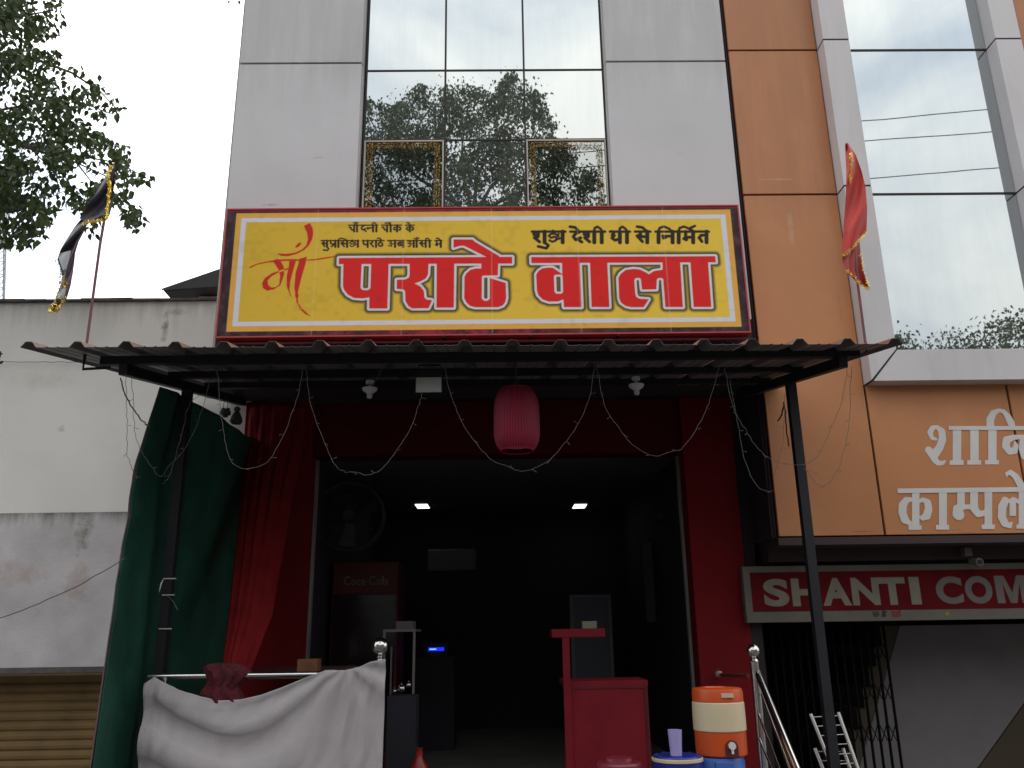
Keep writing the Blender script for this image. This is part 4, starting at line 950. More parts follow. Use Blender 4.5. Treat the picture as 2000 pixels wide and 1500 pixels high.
dl = [(481, 792), (478, 860), (470, 960), (458, 1080), (446, 1200), (434, 1310)]; dr = [(604, 792), (590, 860), (566, 960), (545, 1080), (524, 1200), (478, 1315)]
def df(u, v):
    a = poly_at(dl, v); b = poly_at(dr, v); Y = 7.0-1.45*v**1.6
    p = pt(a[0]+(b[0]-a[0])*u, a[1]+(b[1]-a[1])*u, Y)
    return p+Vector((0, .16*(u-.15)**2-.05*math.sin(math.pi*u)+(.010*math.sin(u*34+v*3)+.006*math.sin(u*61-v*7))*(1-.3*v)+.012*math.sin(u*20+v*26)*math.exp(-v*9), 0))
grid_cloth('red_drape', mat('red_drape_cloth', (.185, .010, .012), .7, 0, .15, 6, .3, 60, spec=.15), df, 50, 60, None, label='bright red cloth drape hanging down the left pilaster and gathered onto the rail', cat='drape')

# ------------------------------------------------------------------ rail with balls, white cloth
rl = empty('front_railing', 'polished steel railing with a ball-topped post behind the white cloth', 'railing', tuple(pt(743, 1400, 5.42)))
Yr = 5.42
c = pt(743, 1262, Yr); rb = 15.5/FPX*Yr*1.02
sph = [(rb*math.sin(t_), -rb*math.cos(t_)) for t_ in np.linspace(.02, math.pi-.02, 15)]
MB().lathe(c, sph, 24).build('ball', chrome, rl, True)
MB().lathe(c, [(.03, -rb-.045), (.03, -rb-.03), (.018, -rb-.022), (.022, -rb-.012), (.012, -rb+.004)], 20).build('collar', chrome, rl, True)
MB().tube([(c.x, Yr, .46), (c.x, Yr, c.z-rb-.03)], .026, 18).build('post', chrome, rl, True)
r0 = pt(322, 1321, Yr+.0); MB().tube([(r0.x-.1, Yr, r0.z), (c.x-.02, Yr, pt(700, 1316, Yr).z)], .016, 14).build('top_rail', chrome, rl, True)
MB().tube([(r0.x, Yr, .46), (r0.x, Yr, r0.z)], .02, 14).build('end_post', chrome, rl, True)
MB().tube([(r0.x, Yr, r0.z-.35), (c.x-.02, Yr, r0.z-.35)], .012, 12).build('mid_rail', chrome, rl, True)

ctop = [(282, 1336), (302, 1322), (320, 1332), (350, 1347), (392, 1360), (430, 1368), (470, 1366), (510, 1357), (552, 1342), (600, 1322), (636, 1309), (672, 1309), (700, 1303), (725, 1292), (754, 1287)]
def cf(u, v):
    t_ = poly_at(ctop, u); bx_ = 252+(742-252)*u; x = t_[0]+(bx_-t_[0])*(v**1.1); y = t_[1]+(1640-t_[1])*v
    Y = 5.36-.06*math.sin(math.pi*min(1, u*1.3))*v
    sh_ = lambda q: math.copysign(abs(math.sin(q))**.75, math.sin(q))
    bowl = ((u-.36)/.42)**2
    lf_ = max(0, min(1, (.72-u)*3))
    d = .026*sh_(2*math.pi*(v*2.6+.55*bowl-.12)+.5*math.sin(u*9))*lf_*min(1, v*5+.1)
    th = math.atan2(v+.03, .80-u); rr_ = math.hypot(v+.03, .80-u)
    d += .015*sh_(th*11+.6)*min(1, rr_*5)*max(.15, 1-rr_*1.1)
    d += .012*sh_(u*64+v*2)*max(0, min(1, (u-.66)*6))*(1-.45*v)
    d += .003*math.sin(u*61+v*7)+.002*math.sin(u*90+v*31+2*math.sin(v*9))
    return pt(x, y, Y)+Vector((0, -d*1.0, 0))
grid_cloth('white_cloth', mat('soiled_white_cloth', (.45, .41, .42), .9, 0, .06, 6, .35, 150, dirt=.3, dirtcol=(.37, .32, .29)), cf, 190, 100, None,
           label='soiled white cloth draped over the front railing between post and ball', cat='cloth')
# wooden roll of fabric edge and dark red bundle on the rail
def blob(name, c, rx, ry, rz, m, parent, seed, amp=.14, **kw):
    r = random.Random(seed); b_ = bmesh.new(); bmesh.ops.create_icosphere(b_, subdivisions=4, radius=1)
    ph = [r.uniform(0, 6) for _ in range(9)]
    for v_ in b_.verts:
        q_ = v_.co; k = 1+amp*(math.sin(q_.x*5+ph[0])*math.sin(q_.z*6+ph[1])+.6*math.sin(q_.y*9+q_.z*8+ph[2])+.5*math.sin(q_.x*14+ph[3])*math.cos(q_.z*12+ph[4])+.25*math.sin(q_.x*25+q_.z*22+ph[5]))
        v_.co = Vector((c[0]+q_.x*rx*k, c[1]+q_.y*ry*k, c[2]+q_.z*rz*k))
    me = bpy.data.meshes.new(name); b_.to_mesh(me); b_.free(); return link(name, me, m, parent, True, **kw)
def bundle(name, c, m, **kw):
    mb = MB(); n = 64; rows = [(-.115, .085), (-.10, .118), (-.06, .122), (-.02, .098), (.01, .105), (.05, .128), (.085, .122), (.105, .07), (.108, .01)]
    for z_, r in rows:
        for j in range(n):
            a_ = 2*math.pi*j/n; k = 1+.09*math.sin(a_*9+z_*14)+.06*math.sin(a_*15-z_*30+1)+.05*math.sin(a_*3+z_*25)
            mb.v.append((c[0]+r*k*math.cos(a_)+.02*math.sin(z_*40), c[1]+r*.6*k*math.sin(a_), c[2]+z_+.012*math.sin(a_*5+2)))
    for i in range(len(rows)-1):
        for j in range(n): mb.f.append((i*n+j, i*n+(j+1) % n, (i+1)*n+(j+1) % n, (i+1)*n+j)); mb.mi.append(0)
    return mb.build(name, m, None, True, **kw)
bundle('cloth_bundle', pt(438, 1335, Yr), mat('maroon_cloth', (.085, .007, .013), .9, 0, .4, 20, .8, 60), label='crumpled dark red cloth bundled over the railing behind the white cloth', cat='cloth')
p_ = pt(602, 1298, 5.9); MB().box(p_.x-.07, p_.x+.065, 5.88, 6.0, p_.z-.045, p_.z+.035).build('wooden_box', mat('brown_wood', (.20, .08, .035), .7, 0, .25, 14), None, bevel=.004, label='small brown wooden box on the ledge left of the doorway', cat='box')
bx('ledge', mat('ledge_dark', (.09, .03, .025), .7), None, PX[1]-.15, p_.x+.14, 5.85, YP-.01, p_.z-.085, p_.z-.047, label='dark narrow counter ledge behind the railing at the left pilaster', cat='ledge')
# ties round the left post
for k, (py, lb) in enumerate(((1130, 'torn white tie'), (1162, 'thin white string'), (1228, 'thin lower white string'))):
    px_ = 353-(py-900)*.0925; q_ = pt(px_, py, YPO-.037)
    m_ = MB().box(q_.x-.04, q_.x+.04, YPO-.039, YPO-.0345, q_.z-.003, q_.z+.003)
    if k == 0: m_.add([(q_.x-.036, YPO-.04, q_.z+.005), (q_.x-.052, YPO-.05, q_.z-.03), (q_.x-.056, YPO-.05, q_.z-.09), (q_.x-.045, YPO-.04, q_.z-.03)], [(0, 1, 2, 3)])
    m_.build('post_tie', white_pl, None, label='%s knotted round the left awning post' % lb, cat='tie')
fairy([(322, 1163), (335, 1170), (347, 1192)], 5.55, 'loose end of pale string sticking out from the left post', r=.003, twig=False, m=wire_m, name='string_end')

# hanging evil-eye charm and switch left of pilaster
hc = pt(462, 815, 6.2); hco = empty('hanging_charm', 'dark pouch-shaped charm hanging from the awning beside the tarpaulin', 'charm', tuple(hc))
MB().lathe(hc, [(.01, -.055), (.036, -.05), (.046, -.03), (.04, 0), (.026, .03), (.016, .045), (.024, .055), (.024, .075), (.01, .082)], 16).build('pouch', wire_dark, hco, True)
MB().tube([hc+Vector((0, 0, .08)), hc+Vector((0, 0, .2))], .002, 5).build('thread', wire_dark, hco)
hc = pt(440, 806, 6.2); hk = empty('hanging_knot', 'dark knotted bundle hanging left of the pouch charm', 'charm', tuple(hc))
blob('knot', hc, .038, .03, .035, wire_dark, hk, 8, .2)
for dx_ in (-.02, .015): MB().tube([hc+Vector((dx_, 0, .02)), hc+Vector((dx_*.6, 0, .15))], .002, 5).build('thread', wire_dark, hk)

# ------------------------------------------------------------------ right handrail and chrome racks
rr = empty('stair_railing', 'steel stair handrail with a small ball-topped post, right of the coolers', 'railing', tuple(pt(1471, 1400, 5.4)))
c = pt(1471, 1271, 5.4); rb = 12/FPX*5.4*1.02
sph = [(rb*math.sin(t_), -rb*math.cos(t_)) for t_ in np.linspace(.02, math.pi-.02, 15)]
MB().lathe(c, sph, 24).build('ball', chrome, rr, True)
MB().lathe(c, [(.028, -rb-.09), (.028, -rb-.03), (.03, -rb-.02), (.024, -rb-.012), (.010, -rb+.004)], 20).build('collar', chrome, rr, True)
MB().tube([(c.x, 5.4, .46), (c.x, 5.4, c.z-rb-.08)], .027, 18).build('post', chrome, rr, True)
for (p0, p1, r_, nm) in (((1478, 1310), (1580, 1560), .021, 'handrail'), ((1483, 1345), (1572, 1580), .007, 'sloping_bar'), ((1480, 1390), (1552, 1580), .007, 'sloping_bar'), ((1482, 1440), (1540, 1580), .007, 'sloping_bar')):
    a, b = pt(*p0, 5.4), pt(*p1, 4.7); MB().tube([a, b], r_, 14).build(nm, chrome, rr, True)
a, b = pt(1408, 1318, 6.9), pt(1462, 1320, 5.45)
MB().tube([a, b], .013, 12).build('wall_rail', mat('red_steel', (.16, .02, .02), .5), rr, True)
MB().lathe(pt(1403, 1316, 7.0), [(.001, -.03), (.03, -.02), (.034, 0), (.03, .02), (.001, .03)], 16).build('rail_flange', mat('dull_steel', (.4, .25, .23), .4, .6), rr, True)
for (xa, ya, xb, yb, lab) in ((1583, 1395, 1637, 1392, 'chrome rung rack standing upright behind the right handrail, taller of the pair'), (1591, 1462, 1646, 1462, 'shorter chrome rung rack in front, lowest at the frame edge beside the handrail')):
    ck = empty('rung_rack', lab, 'rack', tuple(pt(xa, ya, 5.8)), group='chrome rung racks by the handrail')
    A_, B_ = pt(xa, ya, 5.85), pt(xb, yb, 5.85); dA, dB = pt(xa+48, ya+120, 5.72)-A_, pt(xb+42, yb+120, 5.72)-B_
    MB().tube([A_, A_+dA*1.5], .0135, 12).build('side_tube', rack_steel, ck, True); MB().tube([B_, B_+dB*1.5], .0135, 12).build('side_tube', rack_steel, ck, True)
    for k in range(8):
        t_ = .05+k*.155; MB().tube([A_+dA*t_, B_+dB*t_], .004, 8).build('rung', rack_steel, ck, True)

# ------------------------------------------------------------------ coolers
Yc = 5.0
def jug(name, label, px, py_top, py_bot, halfw, Y, parts, cat='cooler'):
    c = pt(px, py_bot, Y); top = pt(px, py_top, Y).z; H = top-c.z; R_ = halfw/FPX*Y*1.02
    o = empty(name, label, cat, (c.x, Y, c.z))
    return o, c, H, R_
orange = mat('orange_plastic', (.56, .075, .012), .35, 0, .08, 6); creamp = mat('cream_plastic', (.62, .50, .33), .4, 0, .05, 6); bluep = mat('blue_plastic', (.05, .13, .42), .35, 0, .1, 6)
nav = mat('navy_plastic', (.02, .035, .26), .35, 0, .1, 6); maro = mat('maroon_plastic', (.17, .015, .03), .35, 0, .1, 6)
o, c, H, R_ = jug('orange_cooler', 'orange and cream insulated water cooler with a white tap, on a blue container', 1410, 1343, 1474, 45, Yc, 0)
c = Vector((c.x, Yc, c.z))
zA, zB = H*.36, H*.80
MB().lathe(c, [(R_*.93, 0), (R_*.99, .008), (R_*1.0, zA-.004), (R_*.97, zA)], 40).build('lower_body', orange, o, True)
MB().lathe(c, [(R_*.995, zA+.001), (R_*1.03, zA+.006), (R_*1.03, (zA+zB)/2), (R_*1.02, zB-.006), (R_*.98, zB)], 40).build('barrel', creamp, o, True)
MB().lathe(c, [(R_*1.0, zB+.001), (R_*1.0, H-.02), (R_*.97, H-.004), (R_*.9, H), (R_*.55, H+.004), (R_*.5, H-.01)], 40).build('lid', orange, o, True)
MB().box(c.x-.012, c.x+.055, Yc-R_-.006, Yc-R_+.03, c.z+H-.045, c.z+H-.022).build('label_plate', mat('tan_label', (.55, .40, .30), .5), o, bevel=.003)
tx = c.x+.022
MB().prism([(tx-.035, c.z+.004), (tx+.035, c.z+.004), (tx+.035, c.z+.055)]+[(tx+.035*math.cos(t_), c.z+.055+.035*math.sin(t_)) for t_ in np.linspace(.3, math.pi-.3, 7)]+[(tx-.035, c.z+.055)], Yc-R_-.005, Yc-R_+.03).build('tap_recess', mat('dark_recess', (.10, .012, .012), .7), o)
MB().tube([(tx, Yc-R_-.004, c.z+.062), (tx, Yc-R_-.022, c.z+.062)], .019, 20).build('tap_knob', white_pl, o, True)
MB().tube([(tx, Yc-R_-.014, c.z+.05), (tx, Yc-R_-.014, c.z+.022)], .007, 10).build('tap_spout', white_pl, o, True)
o2, c2, H2, _ = jug('blue_container', 'blue round plastic container under the orange cooler', 1413, 1480, 1620, 45, Yc, 0, 'container')
MB().lathe(Vector((c2.x, Yc, .46)), [(R_*.9, 0), (R_*1.02, .02), (R_*1.02, c.z-.46-.03), (R_*.98, c.z-.46-.004)], 40).build('body', bluep, o2, True)
MB().box(c2.x-.05, c2.x+.05, Yc-R_*1.03-.008, Yc-R_*.9, c.z-.05, c.z-.018).build('handle', bluep, o2, bevel=.004)
zf = .46
o3 = empty('blue_drum', 'navy blue drum with a cream rim band and a purple cup on its lid', 'drum', tuple(pt(1323, 1560, 4.9)))
d = pt(1323, 1482, 4.9); Rd = 45/FPX*4.9*1.02
MB().lathe(Vector((d.x, 4.9, zf)), [(Rd*.9, 0), (Rd*.96, .02), (Rd*.96, d.z-zf-.012)], 40).build('body', nav, o3, True)
MB().lathe(Vector((d.x, 4.9, d.z-.01)), [(Rd*.97, 0), (Rd*1.0, .003), (Rd*1.0, .017), (Rd*.97, .02)], 40).build('rim_band', creamp, o3, True)
MB().lathe(Vector((d.x, 4.9, d.z+.0105)), [(Rd*.96, 0), (Rd*.93, .008), (Rd*.4, .012), (.001, .012)], 40).build('lid', nav, o3, True)
for k in range(9):
    a_ = 2*math.pi*k/9; MB().box(d.x+Rd*.8*math.cos(a_)-.008, d.x+Rd*.8*math.cos(a_)+.008, 4.9+Rd*.8*math.sin(a_)-.008, 4.9+Rd*.8*math.sin(a_)+.008, d.z+.017, d.z+.024).build('lid_rib', nav, o3)
cu_t = pt(1321, 1425, 4.84); cu_b = pt(1321, 1478, 4.84)
cuH = cu_t.z-(d.z+.024)
MB().lathe(Vector((cu_b.x, 4.84, d.z+.0235)), [(.030, 0), (.031, .01), (.0335, cuH*.5), (.0375, cuH), (.036, cuH), (.030, .01), (.001, .008)], 28).build('plastic_cup', mat('lilac_plastic', (.36, .31, .60), .4, 0, .05, 10), None, True, label='tall lilac plastic cup standing on the navy drum lid', cat='cup')
o4 = empty('maroon_jar', 'maroon plastic jar with a stepped lid at the bottom edge in front of the counter', 'jar', tuple(pt(1208, 1520, 4.8)))
d = pt(1208, 1490, 4.8); Rj = 42/FPX*4.8
MB().lathe(Vector((d.x, 4.8, zf)), [(Rj*.9, 0), (Rj*.97, .02), (Rj*.97, d.z-zf-.03), (Rj*.7, d.z-zf-.02)], 36).build('body', maro, o4, True)
MB().lathe(Vector((d.x, 4.8, d.z-.024)), [(Rj*1.0, 0), (Rj*1.0, .02), (Rj*.93, .03), (Rj*.65, .034), (Rj*.62, .036), (Rj*.6, .05), (Rj*.4, .056), (.001, .057)], 36).build('lid', maro, o4, True)
bx('drum_stand', concrete, None, pt(1165, 1500, 4.9).x-.3, c.x+.25, 4.6, 5.095, .152, .455, kind='structure')

# ------------------------------------------------------------------ things in the dark room
for px, lb in ((825, 'left of the two lit ceiling panels in the dark dining room'), (1132, 'right of the two lit ceiling panels in the dark dining room')):
    c = pt(px, 988, Z=ZC); o = empty('ceiling_light', lb, 'light', tuple(c), group='lit panels in the room ceiling')
    hw = 12/FPX*c.y; hd = .17
    MB().box(c.x-hw, c.x+hw, c.y-hd, c.y+hd, ZC-.008, ZC-.003).build('diffuser', mat('led', (1, 1, 1), .5, 0, 0, emit=(1, .98, .95), emstr=2.2), o)
    MB().box(c.x-hw-.015, c.x+hw+.015, c.y-hd-.015, c.y+hd+.015, ZC-.0025, ZC+.001).build('trim', room_dark, o)
# blue led strip on a device
c = pt(852, 1268, 9.5); dv_ = empty('blue_led_device', 'small dark device with a glowing blue display deep in the room', 'device', tuple(c))
MB().box(c.x-.13, c.x+.13, 9.5, 9.6, c.z-.08, c.z+.07).build('casing', black_steel, dv_, bevel=.01)
MB().box(c.x-.085, c.x+.085, 9.492, 9.4985, c.z-.018, c.z+.018).build('display', mat('blue_led', (.0, .02, .3), .5, 0, 0, emit=(.01, .03, 1.0), emstr=1.1), dv_)
MB().box(c.x-.07, c.x-.0, 9.49, 9.4915, c.z-.004, c.z+.006).build('segment', mat('cyan_led', (.1, .3, 1), .5, 0, 0, emit=(.15, .45, 1.0), emstr=2), dv_)
MB().box(c.x-.2, c.x+.2, 9.4, 9.9, .452, c.z-.083).build('cupboard', room_dark, None, label='dark cupboard carrying the device with the blue display', cat='cupboard')
# wall fan
Yf = 7.9; c = pt(682, 1008, Yf); fn = empty('wall_fan', 'big dark round wall fan high inside the doorway, upper left', 'fan', tuple(c)); Rf = 66/FPX*Yf
fgm = mat('fan_grey', (.05, .05, .055), .6, .2)
def ring(cn, R_, y, r_, n=48): return MB().tube([(cn.x+R_*math.cos(t_), y, cn.z+R_*math.sin(t_)) for t_ in np.linspace(0, 2*math.pi, n+1)], r_, 6)
ring(c, Rf, Yf, .013).build('cage_ring', fgm, fn, True); ring(c, Rf, Yf+.12, .010).build('cage_ring', fgm, fn, True); ring(c, Rf*.6, Yf-.04, .004).build('cage_ring', fgm, fn, True)
for k in range(24):
    a_ = 2*math.pi*k/24; MB().tube([(c.x+.05*math.cos(a_), Yf-.06, c.z+.05*math.sin(a_)), (c.x+Rf*.6*math.cos(a_), Yf-.04, c.z+Rf*.6*math.sin(a_)), (c.x+Rf*math.cos(a_), Yf, c.z+Rf*math.sin(a_))], .0025, 5).build('cage_wire', fgm, fn)
for k in range(3):
    a_ = 2*math.pi*k/3+.5; u_ = Vector((math.cos(a_), 0, math.sin(a_))); w_ = Vector((-math.sin(a_), 0, math.cos(a_)))
    P_ = [c+u_*.05-w_*.03, c+u_*Rf*.85-w_*.09, c+u_*Rf*.88+w_*.06, c+u_*.05+w_*.04]
    P_ = [Vector((p.x, Yf+.05+(.03 if i > 1 else -.02), p.z)) for i, p in enumerate(P_)]
    mb = MB(); mb.add(P_+[p+Vector((0, .004, 0)) for p in P_], [(0, 1, 2, 3), (7, 6, 5, 4), (0, 4, 5, 1), (1, 5, 6, 2), (2, 6, 7, 3), (3, 7, 4, 0)]); mb.build('blade', fgm, fn)
MB().tube([(c.x, Yf-.08, c.z), (c.x, Yf+.16, c.z)], [.05, .07], 18).build('motor', fgm, fn, True)
MB().tube([(c.x, Yf+.16, c.z), (c.x-.2, Yf+.2, c.z-.05), (PX[1]-.05, Yf+.2, c.z-.05)], .015, 8).build('wall_arm', fgm, fn)
# red drinks fridge
Yd = 8.2; a, b = pt(650, 1098, Yd), pt(768, 1520, Yd)
fg = empty('drinks_fridge', 'tall dark red drinks fridge with a lettered header, left inside the doorway', 'fridge', ((a.x+b.x)/2, Yd, .45))
fr_m = mat('fridge_red', (.09, .005, .007), .6, 0, .08)
bx('cabinet', fr_m, fg, a.x, b.x, Yd+.02, Yd+.6, .452, a.z, bevel=.008)
hz = pt(700, 1160, Yd).z
bx('header', fr_m, fg, a.x+.01, b.x-.01, Yd, Yd+.018, hz, a.z-.01, bevel=.003)
bx('glass_door', mat('fridge_glass', (.02, .01, .012), .15), fg, a.x+.02, b.x-.02, Yd+.004, Yd+.018, .6, hz-.01)
bx('door_handle', mat('dull_steel2', (.3, .3, .3), .4, .6), fg, b.x-.05, b.x-.035, Yd-.02, Yd+.0035, 1.0, 1.5)
x_ = pt(672, 1130, Yd).x; adv = [(.070, 'C'), (.048, 'o'), (.044, 'c'), (.048, 'a'), (.03, '-'), (.070, 'C'), (.048, 'o'), (.025, 'l'), (.048, 'a')]
for w_, ch_ in adv:
    zz0 = pt(700, 1143, Yd).z; hh = .085 if ch_ in 'Cl' else .055
    if ch_ == '-': glyph(ch_, x_, x_+w_*.8, zz0+.025, zz0+.034, Yd-.0005, let_w, fg, .02)
    else: glyph(ch_, x_, x_+w_*.86, zz0, zz0+hh, Yd-.0005, let_w, fg, .02)
    x_ += w_
# serving counter in red with raised shelf
Yk = 6.6; ct = empty('red_counter', 'red painted counter with a raised shelf on a post, in the middle of the doorway', 'counter', tuple(pt(1180, 1500, Yk)))
a, b = pt(1103, 1331, Yk), pt(1264, 1331, Yk)
rc = mat('counter_red', (.24, .013, .024), .6, 0, .12, 5, spec=.2, dirt=.35, dirtcol=(.16, .008, .014))
bx('front_panel', rc, ct, a.x, b.x, Yk, Yk+.03, .452, a.z, bevel=.004); bx('counter_top', rc, ct, a.x-.01, b.x+.01, Yk+.032, Yk+.5, a.z-.04, a.z, bevel=.004)
for q_ in (a.x+.005, b.x-.025): bx('trim_strip', mat('counter_trim', (.10, .007, .012), .5), ct, q_, q_+.02, Yk-.006, Yk-.001, .46, a.z-.03)
bx('trim_strip', mat('counter_trim', (.10, .007, .012), .5), ct, a.x+.027, b.x-.027, Yk-.006, Yk-.001, a.z-.055, a.z-.04)
s0, s1 = pt(1077, 1229, Yk), pt(1181, 1244, Yk)
bx('shelf', rc, ct, s0.x, s1.x, Yk-.03, Yk+.3, s1.z, s0.z, bevel=.004)
q0, q1 = pt(1097, 1240, Yk), pt(1111, 1240, Yk); bx('shelf_post', rc, ct, q0.x, q1.x, Yk-.034, Yk-.001, .452, s1.z-.001, bevel=.003)
q_ = pt(1151, 1228, Yk+.05); bx('small_carton', mat('olive_carton', (.22, .24, .17), .7), None, q_.x-.055, q_.x+.055, Yk+.02, Yk+.1, s0.z+.001, s0.z+.055, bevel=.003, label='small olive carton on the raised red counter shelf', cat='carton')
# white trolley frame left of centre
Yt = 7.3; tr = empty('steel_table', 'thin pale steel table frame in the gloom right of the ball post', 'table', tuple(pt(785, 1400, Yt)))
a, b = pt(748, 1232, Yt), pt(812, 1232, Yt); pw = mat('pale_frame', (.22, .21, .2), .5, .2)
MB().box(a.x, b.x, Yt, Yt+.5, a.z-.01, a.z+.01).build('table_top', pw, tr); 
for x in (a.x+.012, b.x-.012): MB().box(x-.01, x+.01, Yt+.002, Yt+.022, .452, a.z-.011).build('leg', pw, tr)
bx('carton', mat('grey_carton', (.18, .15, .16), .8), None, a.x+.1, b.x-.03, Yt+.05, Yt+.3, a.z+.011, a.z+.075, label='dark flat carton lying on the pale steel table', cat='carton')
for k, (px, py, r_) in enumerate(((784, 1345, .032), (798, 1338, .022), (771, 1350, .018))):
    c = pt(px, py, 6.9); MB().lathe(c, [(.001, -r_)]+[(r_*math.sin(t_), -r_*math.cos(t_)) for t_ in np.linspace(.2, 2.6, 9)]+[(.006, r_), (.008, r_+.01), (.001, r_+.012)], 20).build('steel_pot', chrome, None, True, label=['largest shiny steel pot in the gloom beside the white cloth', 'small shiny steel pot right of the largest one', 'tiny shiny steel pot left of the largest one'][k], cat='pot', group='steel pots inside the doorway')
bx('dark_stand', room_dark, None, pt(760, 1360, 6.9).x, pt(815, 1360, 6.9).x, 6.8, 7.05, .452, pt(780, 1358, 6.9).z, label='dark stand carrying the steel pots', cat='stand')
c = pt(818, 1490, 6.6); MB().lathe(Vector((c.x, 6.6, .455)), [(.06, 0), (.065, .02), (.065, c.z-.455-.02), (.03, c.z-.455+.03), (.025, c.z-.455+.09), (.03, c.z-.455+.1)], 22).build('fire_extinguisher', mat('extinguisher_red', (.3, .015, .015), .3), None, True, label='dull red fire extinguisher standing in the dark doorway', cat='extinguisher')
# far room furnishings: pale pillar, picture frame and split AC
a, b = pt(1256, 1060, 9.0), pt(1276, 1215, 9.0); bx('room_pillar', mat('dim_grey', (.10, .10, .105), .8), shop, a.x, b.x+.03, 9.0, 9.1, b.z, a.z)
a, b = pt(835, 1076, 10.5), pt(898, 1086, 10.5); bx('air_conditioner', mat('ac_white', (.14, .14, .145), .5), None, a.x, b.x+.2, 10.5, 10.7, b.z-.18, a.z+.02, bevel=.02, label='pale air conditioner on the far wall of the room', cat='air conditioner')
fm = empty('picture_frame', 'faint grey framed board standing behind the red counter', 'frame', tuple(pt(1150, 1190, 8.5)))
a, b = pt(1112, 1162, 8.5), pt(1196, 1225, 8.5); dg_ = mat('dim_grey', (.1, .1, .105), .8)
MB().box(a.x, a.x+.035, 8.5, 8.53, .9, a.z).box(b.x-.035, b.x, 8.5, 8.53, .9, a.z).box(a.x+.036, b.x-.036, 8.5, 8.53, a.z-.035, a.z).build('frame', dg_, fm)
bx('board', mat('slate_board', (.045, .05, .07), .6), fm, a.x+.036, b.x-.036, 8.515, 8.525, .9, a.z-.036)
# second wall fan at the right
Yf = 8.3; c = pt(1290, 1010, Yf); f2 = empty('side_fan', 'faint grey wall fan high on the right wall of the room', 'fan', tuple(c)); Rf = .16
ring(c, Rf, Yf, .010).build('cage_ring', fgm, f2, True); ring(c, Rf*.6, Yf-.03, .004).build('cage_ring', fgm, f2, True)
for k in range(12):
    a_ = 2*math.pi*k/12; MB().tube([(c.x+.03*math.cos(a_), Yf-.05, c.z+.03*math.sin(a_)), (c.x+Rf*math.cos(a_), Yf, c.z+Rf*math.sin(a_))], .0025, 5).build('cage_wire', fgm, f2)
MB().tube([(c.x, Yf-.06, c.z), (c.x, Yf+.1, c.z)], [.035, .05], 16).build('motor', fgm, f2, True); MB().tube([(c.x, Yf+.08, c.z), (PX[2]+.06, Yf+.1, c.z-.03)], .012, 8).build('wall_arm', fgm, f2)

# ------------------------------------------------------------------ flags
def ribbon(name, rows, cr, Y, m, parent, amp=.02, nu=8, sub=4, zoff=0, **kw):
    ox, oy, s_ = cr; R2 = []
    for i in range(len(rows)-1):
        for k in range(sub):
            t_ = k/sub; R2.append([tuple(rows[i][e][c]*(1-t_)+rows[i+1][e][c]*t_ for c in (0, 1)) for e in (0, 1)])
    R2.append(rows[-1]); V = []; nv = len(R2)
    for j, (l_, r_) in enumerate(R2):
        for i in range(nu+1):
            t_ = i/nu; x = l_[0]+(r_[0]-l_[0])*t_; y = l_[1]+(r_[1]-l_[1])*t_
            V.append(pt(ox+x/s_, oy+y/s_, Y+zoff+amp*math.sin(t_*7+j*.35)*.8+amp*.5*math.sin(j*.5+t_*3)))
    Fc = [(j*(nu+1)+i, j*(nu+1)+i+1, (j+1)*(nu+1)+i+1, (j+1)*(nu+1)+i) for j in range(nv-1) for i in range(nu)]
    me = bpy.data.meshes.new(name); me.from_pydata([tuple(v_) for v_ in V], [], Fc); me.update(); return link(name, me, m, parent, True, **kw)
def tinsel(pts, cr, Y, parent, dens=900, spread=.006, size=.011, m=None):
    ox, oy, s_ = cr; P = [pt(ox+x/s_, oy+y/s_, Y) for x, y in pts]; mb = MB()
    for p, q in zip(P, P[1:]):
        n = max(3, int((q-p).length*dens))
        for k in range(n):
            o = p.lerp(q, random.random())+Vector((random.gauss(0, spread), random.gauss(0, spread), random.gauss(0, spread)))
            u = Vector((random.gauss(0, 1), random.gauss(0, 1), random.gauss(0, 1))).normalized()*size*random.uniform(.5, 1.2); v_ = u.orthogonal().normalized()*size*.16
            mb.add([o-u-v_, o+u-v_, o+u+v_, o-u+v_], [(0, 1, 2, 3)])
    mb.build('gold_fringe', m or gold, parent)
cr = (70, 300, 3.947); Yq = 4.74
lf = empty('black_flag', 'black pennant with gold tinsel edging hanging limp on a maroon pole, over the awning corner', 'flag', tuple(pt(168, 676, Yq)))
pole_m = mat('maroon_pole', (.16, .05, .055), .5, 0, .1)
MB().tube([pt(168, 680, Yq), pt(195, 480, Yq), pt(222, 323, Yq)], .0085, 10).build('pole', pole_m, lf, True)
blk = mat('black_satin', (.022, .018, .032), .45, 0, .2, 8); slate = mat('slate_satin', (.075, .075, .085), .5, 0, .2, 8); plum = mat('plum_satin', (.11, .055, .07), .5, 0, .2, 8)
ribbon('upper_cloth', [[(588, 78), (612, 84)], [(545, 160), (612, 120)], [(490, 260), (602, 260)], [(420, 370), (590, 400)], [(365, 460), (565, 480)], [(350, 515), (530, 512)]], cr, Yq-.03, blk, lf)
ribbon('tail_cloth', [[(352, 500), (420, 512)], [(300, 562), (372, 590)], [(240, 655), (345, 640)], [(190, 740), (302, 740)], [(166, 815), (298, 820)], [(205, 925), (282, 940)], [(200, 990), (268, 1020)], [(150, 1115), (235, 1130)], [(100, 1205), (165, 1228)]], cr, Yq, slate, lf, .03)
ribbon('tail_fold', [[(355, 600), (378, 590)], [(300, 700), (330, 680)], [(270, 780), (303, 770)], [(240, 880), (298, 830)], [(225, 960), (285, 930)], [(228, 1040), (262, 1030)], [(200, 1120), (236, 1120)]], cr, Yq-.035, plum, lf, .008)
